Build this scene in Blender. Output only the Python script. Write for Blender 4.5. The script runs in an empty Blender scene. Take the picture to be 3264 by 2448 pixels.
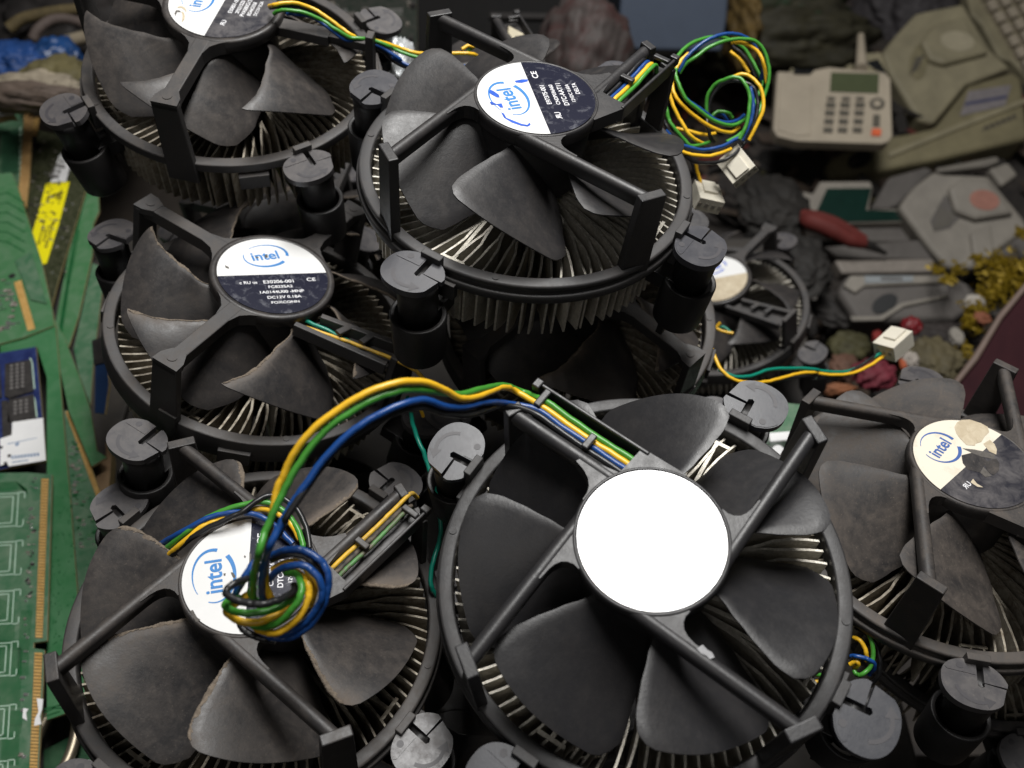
import bpy, bmesh, math, random
from mathutils import Matrix, Vector
S = 0.001                      # everything is modelled in millimetres
Z0 = 650.0                     # height of the camera above the floor (mm)
PITCH = math.radians(53)
FPX = 3264*4.15/4.8            # focal length in photo pixels
CX, CY = 1632, 1224
sc = bpy.context.scene
COL = sc.collection
random.seed(7)
rad = math.radians

# ---------------------------------------------------------------- camera maths
sp, cp = math.sin(PITCH), math.cos(PITCH)
def ray(px, py):
    x, y, z = (px-CX)/FPX, -(py-CY)/FPX, -1.0
    return Vector((x, y*sp - z*cp, y*cp + z*sp))
def at(px, py, d):             # photo pixel at perpendicular depth d -> world mm
    return ray(px, py)*d + Vector((0, 0, Z0))
def on_plane(px, py, p0, n):
    r = ray(px, py); o = Vector((0, 0, Z0))
    return o + r*((p0-o).dot(n)/r.dot(n))
def on_z(px, py, z):
    return on_plane(px, py, Vector((0, 0, z+Z0)), Vector((0, 0, 1)))
def cr(pts, crop):             # crop coords -> photo pixels
    (ox, oy), s = crop
    return [(ox+p[0]/s, oy+p[1]/s)+tuple(p[2:]) for p in pts]

# ---------------------------------------------------------------- mesh builder
class MB:
    def __init__(s): s.v = []; s.f = []; s.m = []; s.sm = []; s.at = {}
    def add(s, vs, fs, m=0, M=None, smooth=False):
        o = len(s.v)
        s.v += [tuple(M @ Vector(v)) if M else tuple(v) for v in vs]
        for f in fs:
            s.f.append([i+o for i in f]); s.m.append(m); s.sm.append(smooth)
        return s
    def box(s, c, d, m=0, M=None):
        x, y, z = c; a, b, h = d[0]/2, d[1]/2, d[2]/2
        v = [(x+i*a, y+j*b, z+k*h) for k in (-1, 1) for j in (-1, 1) for i in (-1, 1)]
        return s.add(v, [(0,2,3,1),(4,5,7,6),(0,1,5,4),(2,6,7,3),(0,4,6,2),(1,3,7,5)], m, M)
    def prism(s, poly, z0, z1, m=0, M=None, smooth=False):
        n = len(poly)
        a = sum(poly[i][0]*poly[(i+1)%n][1]-poly[(i+1)%n][0]*poly[i][1] for i in range(n))
        if a < 0: poly = poly[::-1]
        v = [(p[0], p[1], z0) for p in poly]+[(p[0], p[1], z1) for p in poly]
        f = [tuple(range(n-1, -1, -1)), tuple(range(n, 2*n))]
        s.add(v, f, m, M, False)
        s.add(v, [(i, (i+1)%n, n+(i+1)%n, n+i) for i in range(n)], m, M, smooth)
        return s
    def slab(s, top, th, m=0, n=None, side=None):   # world polygon (list of Vectors) extruded back along its normal
        c = sum(top, Vector())/len(top)
        if n is None:
            n = Vector()
            for i in range(len(top)):
                n += (top[i]-c).cross(top[(i+1)%len(top)]-c)
            n.normalize()
            if n.dot(Vector((0, 0, Z0))-c) < 0: n = -n; top = top[::-1]
        else:
            t = Vector()
            for i in range(len(top)): t += (top[i]-c).cross(top[(i+1)%len(top)]-c)
            if t.dot(n) < 0: top = top[::-1]
        k = len(top)
        v = [tuple(p) for p in top]+[tuple(p-n*th) for p in top]
        s.add(v, [tuple(range(k)), tuple(range(2*k-1, k-1, -1))]+[((i+1)%k, i, k+i, k+(i+1)%k) for i in range(k)], m)
        if side is not None:
            for j in range(len(s.m)-k, len(s.m)): s.m[j] = side
        return s
    def lathe(s, prof, n=48, m=0, M=None, closed=True, smooth=True):
        k = len(prof); v = []; f = []
        for i in range(n):
            a = 2*math.pi*i/n
            v += [(r*math.cos(a), r*math.sin(a), z) for r, z in prof]
        for i in range(n):
            j = (i+1) % n
            for q in range(k if closed else k-1):
                w = (q+1) % k
                f.append((i*k+q, j*k+q, j*k+w, i*k+w))
        s.add(v, f, m, M, smooth)
        return s
    def cyl(s, c, r, z0, z1, n=32, m=0, M=None, r2=None):
        r2 = r if r2 is None else r2
        p0 = [(c[0]+r*math.cos(2*math.pi*i/n), c[1]+r*math.sin(2*math.pi*i/n), z0) for i in range(n)]
        p1 = [(c[0]+r2*math.cos(2*math.pi*i/n), c[1]+r2*math.sin(2*math.pi*i/n), z1) for i in range(n)]
        s.add(p0+p1, [tuple(range(n-1, -1, -1)), tuple(range(n, 2*n))], m, M)
        s.add(p0+p1, [(i, (i+1)%n, n+(i+1)%n, n+i) for i in range(n)], m, M, True)
        return s
    def tube(s, pts, r, n=10, m=0, cap=True):
        pts = [Vector(p) for p in pts]; k = len(pts); v = []; f = []
        t = [(pts[min(i+1, k-1)]-pts[max(i-1, 0)]).normalized() for i in range(k)]
        u = t[0].orthogonal().normalized()
        rr = r if isinstance(r, (list, tuple)) else [r]*k
        for i in range(k):
            u = (u-t[i]*u.dot(t[i])); u = u.normalized() if u.length > 1e-6 else t[i].orthogonal().normalized()
            w = t[i].cross(u)
            for q in range(n):
                a = 2*math.pi*q/n
                v.append(tuple(pts[i]+(u*math.cos(a)+w*math.sin(a))*rr[i]))
        for i in range(k-1):
            for q in range(n):
                f.append((i*n+q, i*n+(q+1)%n, (i+1)*n+(q+1)%n, (i+1)*n+q))
        s.add(v, f, m, None, True)
        if cap: s.add(v[:n]+v[-n:], [tuple(range(n-1, -1, -1)), tuple(range(n, 2*n))], m)
        return s

def spline(pts, sub=8):
    P = [Vector(p) for p in pts]
    if len(P) < 3: return P
    P = [P[0]*2-P[1]]+P+[P[-1]*2-P[-2]]; out = []
    for i in range(1, len(P)-2):
        p0, p1, p2, p3 = P[i-1:i+3]
        for k in range(sub):
            t = k/sub
            out.append(0.5*((2*p1)+(p2-p0)*t+(2*p0-5*p1+4*p2-p3)*t*t+(3*p1-p0-3*p2+p3)*t**3))
    out.append(P[-2]); return out

def obj(name, mb, mats, parent=None, world=False, bevel=0, seg=2, autosm=None):
    me = bpy.data.meshes.new(name)
    vs = mb.v
    if world and parent is not None:
        Mi = parent['_m'] if False else PM[parent.name].inverted()
        vs = [tuple(Mi @ Vector(v)) for v in vs]
    me.from_pydata([(x*S, y*S, z*S) for x, y, z in vs], [], mb.f)
    mats = mats if isinstance(mats, (list, tuple)) else [mats]
    for m in mats: me.materials.append(m)
    me.polygons.foreach_set('material_index', mb.m)
    me.polygons.foreach_set('use_smooth', mb.sm)
    me.update()
    if mb.at:
        A = me.attributes.new('dirt', 'FLOAT', 'POINT')
        A.data.foreach_set('value', [mb.at.get(i, 0.0) for i in range(len(mb.v))])
    o = bpy.data.objects.new(name, me); COL.objects.link(o)
    if parent is not None: o.parent = parent
    if bevel:
        b = o.modifiers.new('bevel', 'BEVEL'); b.width = bevel*S; b.segments = seg
        b.limit_method = 'ANGLE'; b.angle_limit = rad(35); b.use_clamp_overlap = True
        b.harden_normals = False
    return o
PM = {}
def thing(name, label, cat, M=None, group=None):
    o = bpy.data.objects.new(name, None); COL.objects.link(o)
    o.empty_display_size = 0.01
    M = M or Matrix.Identity(4)
    MW = M.copy(); MW.translation = M.translation*S
    o.matrix_world = MW; PM[o.name] = M
    o['label'] = label; o['category'] = cat
    if group: o['group'] = group
    return o
def at_base(pts):               # translation matrix at the centre/lowest of world points
    c = sum(pts, Vector())/len(pts); c.z = min(p.z for p in pts)
    return Matrix.Translation(c)
def tag(o, label, cat, group=None):
    o['label'] = label; o['category'] = cat
    if group: o['group'] = group
    return o
def structure(o, kind='structure'):
    o['kind'] = kind; return o

# ---------------------------------------------------------------- materials
def new_mat(name):
    m = bpy.data.materials.new(name); m.use_nodes = True
    nt = m.node_tree; b = nt.nodes['Principled BSDF']
    return m, nt, b
def node(nt, t, **kw):
    n = nt.nodes.new(t)
    for k, v in kw.items():
        if k in n.inputs: n.inputs[k].default_value = v
        else: setattr(n, k, v)
    return n
def noise(nt, scale, detail=4, rough=0.6, dist=0.0):
    tc = nt.nodes.get('TC') or nt.nodes.new('ShaderNodeTexCoord'); tc.name = 'TC'
    n = nt.nodes.new('ShaderNodeTexNoise')
    n.inputs['Scale'].default_value = scale; n.inputs['Detail'].default_value = detail
    n.inputs['Roughness'].default_value = rough; n.inputs['Distortion'].default_value = dist
    nt.links.new(tc.outputs['Object'], n.inputs['Vector'])
    return n
def ramp(nt, src, a, b, ca=(0,0,0,1), cb=(1,1,1,1)):
    r = nt.nodes.new('ShaderNodeValToRGB'); e = r.color_ramp.elements
    e[0].position = a; e[1].position = b; e[0].color = ca; e[1].color = cb
    nt.links.new(src, r.inputs['Fac']); return r.outputs['Color']
def mix(nt, fac, a, b):
    n = nt.nodes.new('ShaderNodeMix'); n.data_type = 'RGBA'
    for i, x in ((6, a), (7, b)):
        if isinstance(x, tuple): n.inputs[i].default_value = x
        else: nt.links.new(x, n.inputs[i])
    if isinstance(fac, float): n.inputs[0].default_value = fac
    else: nt.links.new(fac, n.inputs[0])
    return n.outputs[2]
def math_(nt, op, a, b):
    n = nt.nodes.new('ShaderNodeMath'); n.operation = op
    for i, x in ((0, a), (1, b)):
        if isinstance(x, (int, float)): n.inputs[i].default_value = x
        else: nt.links.new(x, n.inputs[i])
    return n.outputs[0]
def bump(nt, b, h, strength, dist):
    n = nt.nodes.new('ShaderNodeBump'); n.inputs['Strength'].default_value = strength
    n.inputs['Distance'].default_value = dist
    nt.links.new(h, n.inputs['Height']); nt.links.new(n.outputs['Normal'], b.inputs['Normal'])
def c4(c): return tuple(c)+(1.0,)

def plastic(name, base, dust=0.2, rough=0.42, dcol=(0.13, 0.105, 0.085), grain=0.35):
    m, nt, b = new_mat(name)
    big = noise(nt, 70, 6, 0.66, 0.8); fine = noise(nt, 1200, 3, 0.75); spot = noise(nt, 330, 6, 0.75)
    speck = noise(nt, 2300, 2, 0.5); wipe = noise(nt, 55, 8, 0.72, 3.5)
    f1 = ramp(nt, big.outputs['Fac'], 0.38, 0.74)
    f2 = ramp(nt, spot.outputs['Fac'], 0.45, 0.72)
    f3 = ramp(nt, wipe.outputs['Fac'], 0.56, 0.74)
    f4 = ramp(nt, speck.outputs['Fac'], 0.66, 0.72)
    geo = nt.nodes.new('ShaderNodeNewGeometry'); sx = nt.nodes.new('ShaderNodeSeparateXYZ')
    nt.links.new(geo.outputs['Normal'], sx.inputs[0])
    upw = ramp(nt, sx.outputs['Z'], 0.0, 0.8, (0.35,0.35,0.35,1))   # dust settles on what faces up
    f = math_(nt, 'ADD', math_(nt, 'MULTIPLY', f1, 0.65), math_(nt, 'MULTIPLY', f2, 0.4))
    f = math_(nt, 'ADD', f, math_(nt, 'MULTIPLY', f3, 0.55)); f = math_(nt, 'ADD', f, math_(nt, 'MULTIPLY', f4, 0.8))
    f = math_(nt, 'MULTIPLY', math_(nt, 'MULTIPLY', f, dust), upw); f = math_(nt, 'ADD', f, dust*0.12)
    at_ = nt.nodes.new('ShaderNodeAttribute'); at_.attribute_name = 'dirt'
    lint = noise(nt, 260, 6, 0.75, 0.5)
    d = math_(nt, 'ADD', at_.outputs['Fac'], math_(nt, 'MULTIPLY', math_(nt, 'SUBTRACT', lint.outputs['Fac'], 0.5), 1.6))
    d = math_(nt, 'MULTIPLY', math_(nt, 'MULTIPLY', math_(nt, 'MAXIMUM', d, 0.0), at_.outputs['Fac']), 1.5)
    f = math_(nt, 'MINIMUM', math_(nt, 'ADD', f, d), 0.95)
    nt.links.new(mix(nt, f, c4(base), c4(dcol)), b.inputs['Base Color'])
    r = math_(nt, 'ADD', math_(nt, 'MULTIPLY', f, 0.4), rough)
    r = math_(nt, 'ADD', r, math_(nt, 'MULTIPLY', math_(nt, 'SUBTRACT', spot.outputs['Fac'], 0.5), 0.3))
    nt.links.new(r, b.inputs['Roughness'])
    b.inputs['Specular IOR Level'].default_value = 0.5
    bump(nt, b, fine.outputs['Fac'], grain*0.9, 0.00014)
    return m
def simple(name, col, rough=0.5, metal=0.0, var=0.15, scale=120, spec=0.5, coat=0.0, bmp=0.0, bscale=900, bdist=0.0001):
    m, nt, b = new_mat(name)
    n = noise(nt, scale, 5, 0.65, 0.3)
    lo = tuple(max(0, c*(1-var)) for c in col); hi = tuple(min(1, c*(1+var)) for c in col)
    nt.links.new(ramp(nt, n.outputs['Fac'], 0.3, 0.72, c4(lo), c4(hi)), b.inputs['Base Color'])
    b.inputs['Roughness'].default_value = rough; b.inputs['Metallic'].default_value = metal
    b.inputs['Specular IOR Level'].default_value = spec; b.inputs['Coat Weight'].default_value = coat
    if bmp: bump(nt, b, noise(nt, bscale, 4, 0.65).outputs['Fac'], bmp, bdist)
    return m
def two_tone(name, ca, cb, scale, lo, hi, rough=0.5, rough2=None, metal=0.0, coat=0.0, detail=6, dist=0.6, spec=0.5, bmp=0.0):
    m, nt, b = new_mat(name)
    n = noise(nt, scale, detail, 0.7, dist); f = ramp(nt, n.outputs['Fac'], lo, hi)
    nt.links.new(mix(nt, f, c4(ca), c4(cb)), b.inputs['Base Color'])
    if rough2 is None: b.inputs['Roughness'].default_value = rough
    else:
        nt.links.new(math_(nt, 'ADD', math_(nt, 'MULTIPLY', f, rough2-rough), rough), b.inputs['Roughness'])
    b.inputs['Metallic'].default_value = metal; b.inputs['Coat Weight'].default_value = coat
    b.inputs['Specular IOR Level'].default_value = spec
    if bmp: bump(nt, b, n.outputs['Fac'], bmp, 0.0004)
    return m
BLK = (0.021, 0.021, 0.023)
PL = {k: plastic('black_plastic_'+k, BLK, d, r) for k, d, r in
      [('clean', 0.08, 0.40), ('light', 0.18, 0.42), ('mid', 0.33, 0.38), ('dusty', 0.44, 0.41), ('grey', 0.66, 0.5)]}
RING = {k: plastic('ring_plastic_'+k, (0.034, 0.034, 0.036), d, 0.5) for k, d in [('clean', .14), ('light', .2), ('mid', .4), ('dusty', .45), ('grey', .7)]}
PINM = {k: plastic('pin_plastic_'+k, c, d, 0.34, (0.15, 0.13, 0.115), 0.10) for k, c, d in [('dark', (0.030, 0.032, 0.041), 0.10), ('clean', (0.048, 0.049, 0.058), 0.16), ('dusty', (0.058, 0.057, 0.063), 0.5)]}
PINS = plastic('pin_shaft_plastic', (0.012, 0.012, 0.013), 0.12, 0.45)
MARK = simple('moulded_mark', (0.05, 0.047, 0.052), 0.5)
DUST = two_tone('lint_dust', (0.11, 0.088, 0.068), (0.24, 0.195, 0.15), 900, 0.35, 0.7, 0.95, bmp=0.6)
ALU = {'clean': two_tone('aluminium', (0.46, 0.43, 0.36), (0.74, 0.70, 0.62), 900, 0.35, 0.65, 0.40, 0.52, 0.45, bmp=0.5),
       'dusty': two_tone('dusty_aluminium', (0.17, 0.135, 0.095), (0.48, 0.44, 0.36), 420, 0.33, 0.70, 0.8, 0.5, 0.2, bmp=0.5)}
WHITE = simple('label_white', (0.84, 0.84, 0.83), 0.16, 0, 0.02, 200, 0.5, 0.9)
WHITED = two_tone('label_white_soiled', (0.80, 0.74, 0.62), (0.50, 0.42, 0.30), 160, 0.55, 0.9, 0.35, 0.6)
NAVY = two_tone('label_navy', (0.014, 0.015, 0.030), (0.13, 0.135, 0.16), 420, 0.52, 0.86, 0.22, 0.5, coat=0.5)
NAVYD = two_tone('label_navy_worn', (0.022, 0.022, 0.03), (0.12, 0.11, 0.11), 200, 0.35, 0.75, 0.35, 0.6)
BLUEI = simple('print_blue', (0.045, 0.22, 0.55), 0.3, 0, 0.12, 500)
BLUED = simple('print_deep_blue', (0.02, 0.10, 0.55), 0.3, 0, 0.25, 600)
PRINTW = simple('print_white', (0.78, 0.78, 0.80), 0.35, 0, 0.05, 400)
SPECK = simple('label_scuff', (0.10, 0.09, 0.08), 0.7, 0, 0.3, 800)
TANP = two_tone('torn_paper', (0.46, 0.38, 0.26), (0.62, 0.54, 0.40), 300, 0.35, 0.7, 0.8)
def wirem(name, col, dirt=0.3): return two_tone(name, col, tuple(c*0.35+0.02 for c in col), 160, 0.62, 0.98-dirt*0.3, 0.34, 0.6)
W = {'y': wirem('wire_yellow', (0.86, 0.50, 0.025)), 'g': wirem('wire_green', (0.06, 0.28, 0.035)),
     'b': wirem('wire_blue', (0.010, 0.06, 0.24)), 'k': wirem('wire_black', (0.016, 0.016, 0.017)), 't': wirem('wire_teal', (0.005, 0.22, 0.15)),
     'gd': two_tone('wire_green_dusty', (0.08, 0.26, 0.07), (0.13, 0.11, 0.08), 300, 0.4, 0.62, 0.5),
     'yd': two_tone('wire_yellow_dusty', (0.75, 0.45, 0.03), (0.20, 0.15, 0.08), 300, 0.45, 0.7, 0.5),
     'kd': two_tone('wire_black_dusty', (0.03, 0.028, 0.025), (0.15, 0.12, 0.09), 300, 0.4, 0.62, 0.7)}
WLAB = {'y': 'yellow wire', 'g': 'green wire', 'b': 'blue wire', 'k': 'black wire', 't': 'teal wire', 'gd': 'dusty green wire', 'yd': 'dusty yellow wire', 'kd': 'dusty black wire'}
IVORY = simple('connector_ivory', (0.66, 0.62, 0.52), 0.4, 0, 0.05, 300)
HOLE = simple('dark_hole', (0.008, 0.008, 0.008), 0.8)

# ---------------------------------------------------------------- CPU coolers
POSE = {"E": [[[0.1533, -0.9875, -0.0374], [0.9828, 0.1563, -0.0983], [0.1029, -0.0217, 0.9945]], [29.2, 85.32, -184.05]], "B": [[[0.9919, 0.0907, 0.0895], [-0.0917, 0.9957, 0.0081], [-0.0883, -0.0162, 0.996]], [4.3, 194.57, -158.27]], "D": [[[0.9841, 0.1377, 0.1119], [-0.1479, 0.9851, 0.0882], [-0.0981, -0.1034, 0.9898]], [-63.69, 87.31, -213.8]], "F": [[[0.2687, 0.963, 0.0191], [-0.9538, 0.2633, 0.1446], [0.1342, -0.0571, 0.9893]], [121.61, 121.31, -221.22]], "C": [[[0.2053, 0.9327, 0.2966], [-0.9781, 0.1852, 0.0945], [0.0332, -0.3095, 0.9503]], [-76.81, 180.89, -209.77]], "A": [[[0.4631, 0.8793, 0.1113], [-0.8787, 0.472, -0.0721], [-0.1159, -0.0644, 0.9912]], [-90.19, 255.76, -166.92]], "G": [[[-0.1433, 0.962, -0.2325], [-0.9897, -0.1384, 0.0373], [0.0037, 0.2355, 0.9719]], [109.88, 317.12, -352.54]], "H": [[[0.9889, 0.1465, 0.0229], [-0.1443, 0.9864, -0.078], [-0.0341, 0.0739, 0.9967]], [21.34, 196.89, -220.78]], "L": [[[0.6617, -0.7498, 0], [0.7498, 0.6617, 0], [0, 0, 1]], [-2.5, 287, -215]], "J": [[[0.9, -0.4359, 0], [0.4359, 0.9, 0], [0, 0, 1]], [150, 121, -270]], "P": [[[0.6, -0.8, 0], [0.8, 0.6, 0], [0, 0, 1]], [-15, 60, -272]], "Q": [[[0.96, 0.28, 0], [-0.28, 0.96, 0], [0, 0, 1]], [-75, 132, -278]], "R": [[[0.8, 0.6, 0], [-0.6, 0.8, 0], [0, 0, 1]], [35, 142, -282]], "N": [[[0.94, -0.3412, 0], [0.3412, 0.94, 0], [0, 0, 1]], [-90, 265, -265]]}
PA = {'d': dict(rs=15.2, hz=21.9, tR=43.6, tA=rad(41.43), pR=53.2, pA=rad(64.2), rh=16.3),
      'f': dict(rs=15.9, hz=21.6, tR=44.2, tA=rad(52.26), pR=58.0, pA=rad(54.3), rh=18.0),
      'n': dict(rs=15.9, hz=21.6, tR=44.2, tA=rad(52.26), pR=54.0, pA=rad(97.3), rh=18.0)}
def pmat(k):
    R, T = POSE[k]
    M = Matrix([R[0]+[T[0]], R[1]+[T[1]], R[2]+[T[2]+Z0], [0, 0, 0, 1]])
    q = M.to_3x3().to_quaternion(); q.normalize()
    out = q.to_matrix().to_4x4(); out.translation = M.translation
    return out
def loc(k, px, z):              # photo pixel -> cooler-local xy on the plane z
    M = pmat(k); Mi = M.inverted(); o = Mi @ Vector((0, 0, Z0)); d = Mi.to_3x3() @ ray(*px[:2])
    t = (z-o.z)/d.z; q = o+d*t
    return (q.x, q.y)
def onc(k, px, z):              # photo pixel on the cooler's plane z -> world
    x, y = loc(k, px, z); return pmat(k) @ Vector((x, y, z))

_tx = {}
def text2d(t, off=0.018):
    if t not in _tx:
        cu = bpy.data.curves.new('t', 'FONT'); cu.body = t; cu.size = 1.0; cu.offset = off if t != 'intel' else 0.022
        cu.align_x = 'CENTER'; cu.align_y = 'CENTER'
        o = bpy.data.objects.new('t', cu); COL.objects.link(o)
        dg = bpy.context.evaluated_depsgraph_get()
        me = bpy.data.meshes.new_from_object(o.evaluated_get(dg))
        _tx[t] = ([tuple(v.co) for v in me.vertices], [tuple(p.vertices) for p in me.polygons])
        bpy.data.objects.remove(o); bpy.data.curves.remove(cu); bpy.data.meshes.remove(me)
    return _tx[t]
def put_text(mb, t, x, y, size, M, m=0, sx=1.0, z=0.0, rot=0.0):
    v, f = text2d(t)
    mb.add([(a*size*sx, b*size, 0) for a, b, _ in v], f, m, M @ Matrix.Translation((x, y, z)) @ Matrix.Rotation(rot, 4, 'Z'))
def ribbon(pts, ws):
    n = len(pts); L = []; R = []
    for i in range(n):
        a = Vector(pts[max(i-1, 0)]); b = Vector(pts[min(i+1, n-1)]); d = (b-a).normalized()
        nx, ny = -d.y, d.x; w = ws[i]/2
        L.append((pts[i][0]+nx*w, pts[i][1]+ny*w)); R.append((pts[i][0]-nx*w, pts[i][1]-ny*w))
    v = [(x, y, 0) for x, y in L+R]
    return v, [(n+i, n+i+1, i+1, i) for i in range(n-1)]
def swoosh(mb, M, cx, cy, rx, ry, rot, m, z, w=1.0):
    for a0, a1, w0, w1 in ((125, -18, .12, .75), (158, 312, .2, .85)):
        pts = []; ws = []
        for i in range(29):
            t = i/28; a = rad(a0+(a1-a0)*t)
            x, y = rx*math.cos(a), ry*math.sin(a)
            pts.append((cx+x*math.cos(rot)-y*math.sin(rot), cy+x*math.sin(rot)+y*math.cos(rot)))
            ws.append((w0+(w1-w0)*t**1.2)*w*1.25)
        v, f = ribbon(pts, ws); mb.add([(x, y, z) for x, y, _ in v], f, m, M)

def lerp_t(tab, x):
    for (a, va), (b, vb) in zip(tab, tab[1:]):
        if x <= b:
            t = max(0, min(1, (x-a)/(b-a))); t = t*t*(3-2*t)*0.5+t*0.5
            return va+(vb-va)*t
    return tab[-1][1]
LEAD = {'d': [(14.5, 10), (17, 8), (22, 3.5), (28, 0.9), (33, 0), (38, 1.2), (41, 3)],
        'f': [(14.5, 30), (18.5, 24), (25.4, 8), (31.5, 0.5), (35, -3.5), (39.6, -10), (41.3, -12.5)]}
TRAIL = {'d': [(14.5, 62), (22, 56), (30, 51), (41, 47)], 'f': [(14.5, 70), (22, 56), (30, 46), (41.3, 32)]}
def d_(s): return s == 'd'
def blade_mesh(sty, phase, dust, rng):
    nu, nv = 16, 22; R0, R1 = 14.6, (40.4 if d_(sty) else 41.4); d = sty == 'd'
    warp = rng.uniform(-.5, .5)
    def P(u, v):
        re = R1
        if v < .5: re -= (1.6 if d else 0.0)*(1-v/.5)**2
        if v < .09: re -= (2.0 if d else 0.5)*(1-v/.09)**2
        if v > .86: re -= (4.0 if d else 2.5)*((v-.86)/.14)**2
        r = R0+u*(re-R0)
        a0 = lerp_t(LEAD[sty], r); a1 = lerp_t(TRAIL[sty], r)
        a = rad(phase+a0+(a1-a0)*v)
        z = 16.6-(16.6-1.0)*(0.30*v+0.95*v*v-0.25*v**3)+warp*u
        z -= 0.9*(1-u)*math.sin(math.pi*v)
        return Vector((r*math.cos(a), r*math.sin(a), z))
    mb = MB(); top = []; bot = []
    for i in range(nu+1):
        for j in range(nv+1):
            u, v = i/nu, j/nv
            e = 0.002
            du = P(min(u+e, 1), v)-P(max(u-e, 0), v); dv = P(u, min(v+e, 1))-P(u, max(v-e, 0))
            n = du.cross(dv).normalized()
            if n.z < 0: n = -n
            ed = min(v/.035, (1-v)/.035, (1-u)/.03, 1); th = 0.30*math.sqrt(max(0.0, 1-(1-ed)**2))+0.16
            p = P(u, v); top.append(p+n*th); bot.append(p-n*th)
    w = nv+1; N = len(top); f = []
    for i in range(nu):
        for j in range(nv):
            a, b, c, e = i*w+j, (i+1)*w+j, (i+1)*w+j+1, i*w+j+1
            f.append((a, b, c, e)); f.append((N+a, N+e, N+c, N+b))
    rim = [i*w for i in range(nu+1)]+[nu*w+j for j in range(1, nv+1)]+[i*w+nv for i in range(nu-1, -1, -1)]+[j for j in range(nv-1, 0, -1)]
    for i in range(len(rim)):
        pass
    mb.add(top+bot, f, 0, None, True)
    rv = [top[i] for i in rim]+[bot[i] for i in rim]; K = len(rim)
    mb.add(rv, [((i+1) % K, i, K+i, K+(i+1) % K) for i in range(K)], 0, None, True)
    if dust > 0.1:
        for i in range(nu+1):
            for j in range(nv+1):
                mb.at[i*w+j] = min(1.0, dust)*max(0.0, 1-(j/nv)/(.05+.24*dust))**1.5*(0.55+0.45*math.sin(3.1*i/nu+phase))
    if dust > 0.35:               # lint crusted along the leading edge
        k = 150; rows = [[], [], [], []]
        g1 = g2 = 0.5; amp = dust
        for i in range(k+1):
            u = 0.06+0.93*i/k; p = P(u, 0.0); q = P(u, 0.05); dirv = (p-q).normalized()
            g1 = 0.82*g1+0.18*rng.random(); g2 = 0.5*g2+0.5*rng.random()
            g = max(0.0, (g1-0.36)*2.1)*amp; f = g*(0.6+0.8*g2)
            rows[0].append(P(u, .012+.055*g*(.7+.6*g2))+Vector((0, 0, .40)))
            rows[1].append(P(u, .006)+Vector((0, 0, .46+.35*f*rng.uniform(.4, 1))))
            rows[2].append(p+dirv*(0.10+0.5*f)+Vector((0, 0, .1+.3*f*rng.uniform(-.6, .8))))
            rows[3].append(p+dirv*0.05*f+Vector((0, 0, -.40-.4*f*rng.random())))
        n = k+1
        mb.add(sum(rows, []), [(j*n+i, j*n+i+1, (j+1)*n+i+1, (j+1)*n+i) for j in range(3) for i in range(k)], 1, None, True)
    return mb

def fins_mesh(rng, n=44):
    mb = MB(); zt, zb = -2.6, -26.0
    def prof(a, r, off): 
        aa = rad(a-0.0075*(r-14)**2)
        c, s = math.cos(aa), math.sin(aa)
        return (r*c-off*s, r*s+off*c)
    core = []; V = []; F = []
    def vert(x, y, top): V.append((x, y, top)); return len(V)-1
    def pair(p, j, r):
        zz = zt+j-(0.0 if r < 36 else (r-36)*0.05)
        zl = zb+max(0, r-34)*0.5
        return vert(p[0], p[1], zz), vert(p[0], p[1], zl)
    ring = []
    for k in range(n):
        a = 360*k/n; j = rng.uniform(-.25, .25); bend = rng.uniform(-.5, .5)*(3 if rng.random() < .12 else 1)
        rs = [13, 17, 21, 25]; L = []; Rr = []
        for q, r in enumerate(rs):
            h = 0.5
            L.append(pair(prof(a, r, h), j, r)); Rr.append(pair(prof(a, r, -h), j, r))
        ring.append((Rr[0], L[0]))
        def quadtop(A, B, C, D): F.append((A[0], B[0], C[0], D[0]))
        def side(A, B): F.append((A[1], B[1], B[0], A[0]))
        for q in range(len(rs)-1):
            quadtop(Rr[q], Rr[q+1], L[q+1], L[q]); side(Rr[q], Rr[q+1]); side(L[q+1], L[q])
        Mid = pair(prof(a, 26.0, 0), j, 26)
        for sgn in (1, -1):
            e0 = L[-1] if sgn > 0 else Rr[-1]
            rr = [28.5, 32, 36, 39.5, 42.3]; da = 360/n/4
            o_prev, i_prev = e0, Mid
            for r in rr:
                t = min(1, (r-25)/8); t = t*t*(3-2*t)
                aa = a+sgn*da*t+bend*sgn*max(0, (r-36)/6)
                h = 0.33-0.06*(r-28)/14
                A = pair(prof(aa, r, sgn*h), j, r); B = pair(prof(aa, r, -sgn*h), j, r)
                if sgn > 0: quadtop(i_prev, B, A, o_prev); side(A, o_prev); side(i_prev, B)
                else: quadtop(o_prev, A, B, i_prev); side(o_prev, A); side(B, i_prev)
                o_prev, i_prev = A, B
            if sgn > 0: side(i_prev, o_prev)
            else: side(o_prev, i_prev)
        F.append((Rr[-1][0], Mid[0], L[-1][0]))
    top = []; 
    for k in range(n):
        a, b = ring[k][1], ring[(k+1) % n][0]
        F.append((a[1], b[1], b[0], a[0]))
        top += [ring[k][0][0], ring[k][1][0]]
    F.append(tuple(top))
    mb.add(V, F)
    return mb

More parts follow.
